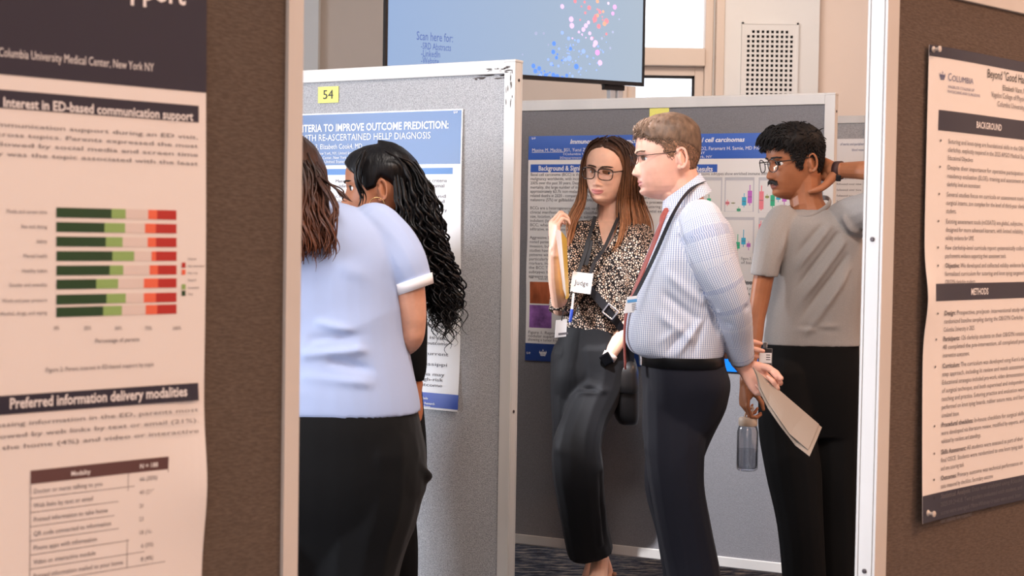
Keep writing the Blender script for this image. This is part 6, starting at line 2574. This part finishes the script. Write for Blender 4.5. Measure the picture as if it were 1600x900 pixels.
# papers in the clasped hands
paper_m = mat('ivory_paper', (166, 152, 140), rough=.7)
top = [P(1176, 574, 4.52), P(1200, 595, 4.52), P(1230, 621, 4.51), P(1258, 645, 4.50), P(1284, 668, 4.49)]
bot = [P(1186, 610, 4.46), P(1200, 638, 4.43), P(1218, 664, 4.39), P(1243, 696, 4.36), P(1265, 713, 4.33)]
mb = slab(MB(), top, bot, (.25, -.5, .75), .0016, bow=.006)
r = empty('folded_papers', P(1225, 713, 4.42))
tag(r, 'ivory folder of papers held behind the back by the person in the checked shirt', 'folder')
obj('folder_cover', mb, paper_m, r)
n_ = Vector((.25, -.5, .75)).normalized()
mb = slab(MB(), [q + n_ * .003 + Vector((0, 0, -.002)) for q in top[:4]] + [P(1279, 664, 4.49) + n_ * .003], [q + n_ * .003 for q in (P(1187, 606, 4.463), P(1201, 633, 4.435), P(1219, 659, 4.395))] + [P(1233, 679, 4.375) + n_ * .003, P(1262, 704, 4.35) + n_ * .003], n_, .001, bow=.006)
obj('inner_sheets', mb, paper_m, r)

# the yellow folder
r = empty('document_folder', P(884, 468, 5.2))
tag(r, 'yellow folder with white sheets held upright by the person in the spotted blouse', 'folder')
top = [P(876, 361, 5.15), P(880, 366, 5.20), P(885, 373, 5.27)]
bot = [P(884.5, 467, 5.15), P(886, 467, 5.20), P(888.5, 464, 5.27)]
obj('folder_cover', slab(MB(), top, bot, (-1, -.2, 0), .003), mat('yellow_folder_card', (246, 206, 92), rough=.55), r)
top = [P(868, 362, 5.13), P(872, 359, 5.14), P(876.5, 361, 5.148)]
bot = [P(880, 452, 5.13), P(882, 458, 5.14), P(884.5, 464, 5.148)]
obj('white_sheets', slab(MB(), top, bot, (-.3, -1, 0), .003), M['paper'], r)


def badge(root, name, tl, tr, bl, thick, mats_card, n=(0, -1, 0)):
    tl, tr, bl = Vector(tl), Vector(tr), Vector(bl)
    U, V = (tr - tl), (bl - tl)
    N = U.cross(V).normalized()
    if N.y > 0:
        N = -N
    mb = MB().obox(tl + U / 2 + V / 2, U / 2, V / 2, N * thick / 2)
    o = obj(name, mb, mats_card, root, bevel=.001)
    return o, Sheet(root, tl + N * (thick / 2 + .0004), U, N), U.length, V.length


# judge badge on a black lanyard
r = empty('name_badge', P(908, 460, 5.29))
tag(r, 'square white name badge reading Judge on a black lanyard over the spotted blouse', 'name badge')
mb = MB()
ribbon(mb, [P(930, 338, 5.385), P(922, 365, 5.345), P(914, 395, 5.315), P(904, 425, 5.295)], .013, .0016, (-.1, -1, .1))
ribbon(mb, [P(969, 333, 5.40), P(958, 358, 5.355), P(944, 388, 5.325), P(930, 408, 5.315), P(922, 427, 5.297)], .012, .0016, (.1, -1, .1))
ribbon(mb, [P(921, 375, 5.338), P(917, 395, 5.322), P(913, 414, 5.312)], .026, .002, (-.1, -1, .1))
obj('lanyard', mb, C_['lanyard'], r)
o, sh_, w_b, h_b = badge(r, 'badge_card', P(895, 424, 5.285), P(927, 428, 5.285), P(890.5, 456, 5.275), .003, C_['card_white'])
mb = MB()
sh_.text(mb, 'Judge', w_b * .16, h_b * .62, .017, width=w_b * .66, h=.0008, squeeze=.9)
obj('badge_lettering', mb, M['ink'], o)
# small key card and pen hanging below
r = empty('access_card', P(876, 527, 5.24))
tag(r, 'small white access card with a dark stripe hanging at the blouse hem', 'access card')
o, sh_, w_b, h_b = badge(r, 'card', P(868.5, 500.5, 5.235), P(886.5, 498.5, 5.235), P(866.5, 528, 5.23), .002, C_['card_white'])
mb = MB()
sh_.rect(mb, w_b * .08, h_b * .74, w_b * .92, h_b * .86, .0006)
obj('dark_stripe', mb, M['ink_grey'], o)
mb = MB()
ribbon(mb, [P(894, 455, 5.27), P(888, 470, 5.255), P(880, 488, 5.24), P(877.5, 501, 5.233)], .004, .001, (0, -1, 0))
obj('cord', mb, C_['lanyard'], r)
r = empty('ballpoint_pen', P(892, 508, 5.25))
tag(r, 'white pen with blue grip clipped below the Judge badge', 'pen')
obj('barrel', MB().tube([(P(896, 460, 5.268), .0045), (P(893.5, 486, 5.258), .0048)], n=12, sub=1), C_['card_white'], r, smooth=True)
obj('grip', MB().tube([(P(893.6, 485, 5.258), .0058), (P(891, 502, 5.252), .0056)], n=12, sub=1), mat('blue_grip', (44, 78, 190), rough=.4), r, smooth=True)
obj('tip', MB().tube([(P(891, 502, 5.252), .0046), (P(890, 508, 5.25), .0012)], n=12, sub=1), C_['card_white'], r, smooth=True)

# cross-body bag
r = empty('crossbody_bag', P(982, 662, 5.42))
tag(r, 'black crossbody bag with a silver buckle hanging behind the hip of the spotted blouse', 'bag')
mb = MB()
ribbon(mb, [P(905, 352, 5.385), P(903, 395, 5.345), P(913, 440, 5.325), P(934, 466, 5.325), P(953, 489, 5.325), P(972, 515, 5.345), P(984, 540, 5.37), P(984, 575, 5.40)], .028, .0025, (-.1, -1, .15))
obj('strap', mb, C_['lanyard'], r)
mb = MB()
c = P(953.5, 487, 5.317)
a, b = Vector((.60, 0, .80)).normalized() * -1, Vector((.8, 0, -.6))
for s in (-1, 1):
    mb.obox(c + b * .021 * s, a * .019, b * .0028, Vector((0, .003, 0)))
    mb.obox(c + a * .018 * s, b * .021, a * .0028, Vector((0, .003, 0)))
obj('buckle', mb, C_['steel'], r, bevel=.001)
mb = MB()
Z = Vector((0, 0, 1))
torso(mb, [(560, 964, 992, .03, 5.43), (575, 958, 996, .055, 5.43), (610, 957, 998, .065, 5.43), (645, 959, 998, .06, 5.43), (660, 966, 996, .045, 5.43), (663, 972, 992, .03, 5.43)], p=3)
bag = obj('bag_body', mb, C_['leather'], r, smooth=True)
mb = MB()
torso(mb, [(563, 966, 990, .04, 5.422), (575, 957, 996.5, .060, 5.422), (600, 956, 998.5, .069, 5.422), (612, 958, 998, .066, 5.422)], p=3)
obj('flap', mb, C_['leather'], bag, smooth=True)

# checked shirt: lanyard with id card
r = empty('id_badge', P(985, 492, 4.44))
tag(r, 'clear id card with a blue band on a dark lanyard against the checked shirt', 'id badge')
mb = MB()
ribbon(mb, [P(1100, 284, 4.56), P(1086, 290, 4.53), P(1068, 308, 4.50), P(1052, 334, 4.46), P(1039, 362, 4.44), P(1026, 392, 4.435), P(1012, 422, 4.44), P(998, 450, 4.44), P(988, 468, 4.445)], .014, .0018, (-.75, -.65, .25))
obj('lanyard', mb, C_['lanyard'], r)
o, sh_, w_b, h_b = badge(r, 'card', P(980, 464, 4.44), P(996, 462, 4.42), P(974.5, 490, 4.44), .002, C_['card_white'])
mb = MB()
sh_.rect(mb, w_b * .02, h_b * .18, w_b * .98, h_b * .36, .0006)
obj('blue_band', mb, mat('band_blue', (96, 160, 214), rough=.4), o)
mb = MB()
for k in range(4):
    sh_.rect(mb, w_b * .45, h_b * (.46 + .11 * k), w_b * .9, h_b * (.50 + .11 * k), .0006)
obj('printed_lines', mb, M['ink_grey'], o)

# badge clipped at the grey t-shirt hem
r = empty('id_badge', P(1195, 578, 4.87))
tag(r, 'clear id badge clipped to the black trousers below the grey t-shirt', 'id badge')
o, sh_, w_b, h_b = badge(r, 'sleeve', P(1185, 544, 4.862), P(1207, 544.5, 4.862), P(1184, 576.5, 4.858), .002, mat('grey_badge_sleeve', (120, 118, 120), rough=.25, spec=.6))
mb = MB()
sh_.rect(mb, w_b * .06, h_b * .22, w_b * .94, h_b * .70, .0006)
sh_.rect(mb, w_b * .06, h_b * .90, w_b * .94, h_b * .97, .0006)
obj('card', mb, C_['card_white'], o)
mb = MB()
sh_.rect(mb, w_b * .05, h_b * .03, w_b * .95, h_b * .20, .0006)
sh_.rect(mb, w_b * .06, h_b * .74, w_b * .94, h_b * .90, .0006)
for k in range(3):
    sh_.rect(mb, w_b * .55, h_b * (.30 + .11 * k), w_b * .84, h_b * (.34 + .11 * k), .0009)
obj('printed_bands', mb, M['ink'], o)
mb = MB().obox(P(1196, 539, 4.858), (.006, 0, 0), (0, .003, 0), (0, 0, .010))
obj('clip', mb, C_['steel'], r, bevel=.002)

# water bottle
bd = 4.80
c0 = P(1167, 735, bd)
zt = P(1167, 664, bd).z - c0.z
r = empty('water_bottle', c0)
tag(r, 'grey translucent water bottle with a beige lid hanging from the hand of the grey t-shirt', 'bottle')
k = zt
R_ = .0335
prof = [(.004, .0), (R_ * .8, .0), (R_ * .96, .004), (R_, .012), (R_, k * .80), (R_ * .985, k * .86), (R_ * .88, k * .95), (R_ * .78, k * 1.0)]
inner = [(R_ * .72, k * 1.0), (R_ * .82, k * .95), (R_ * .92, k * .86), (R_ * .93, k * .8), (R_ * .93, .016), (R_ * .85, .008), (.003, .006)]
obj('bottle_body', MB().lathe(c0, prof + inner, 40), glass_mat('grey_tinted_plastic', (242, 243, 245), gloss=.10, rough=.08), r, smooth=True)
obj('water', MB().lathe(c0, [(.003, .007), (R_ * .84, .009), (R_ * .915, .018), (R_ * .915, k * .47), (.003, k * .47)], 36), glass_mat('still_water', (238, 240, 242), gloss=.05), r, autosmooth=40)
lidm = mat('beige_lid_plastic', (206, 186, 166), rough=.5)
lid = obj('lid', MB().lathe(c0, [(.003, k * .985), (R_ * .84, k * .985), (R_ * .88, k * 1.0), (R_ * .88, k * 1.13), (R_ * .80, k * 1.165), (R_ * .45, k * 1.175), (.003, k * 1.175)], 40), lidm, r, autosmooth=40)
top_ = c0 + Vector((0, 0, k * 1.165))
hd = P(1174, 637, 4.80)
mb = MB().tube([(top_ + Vector((-.010, 0, 0)), .0032), (top_ + Vector((-.006, 0, .018)), .0030), (Vector((hd.x - .004, hd.y, hd.z)), .0030), (Vector((hd.x + .006, hd.y, hd.z - .001)), .0030), (top_ + Vector((.012, 0, .016)), .0030), (top_ + Vector((.010, 0, 0)), .0032)], n=9, sub=5)
obj('carry_loop', mb, C_['tan_shoe'] if False else lidm, lid, smooth=True)
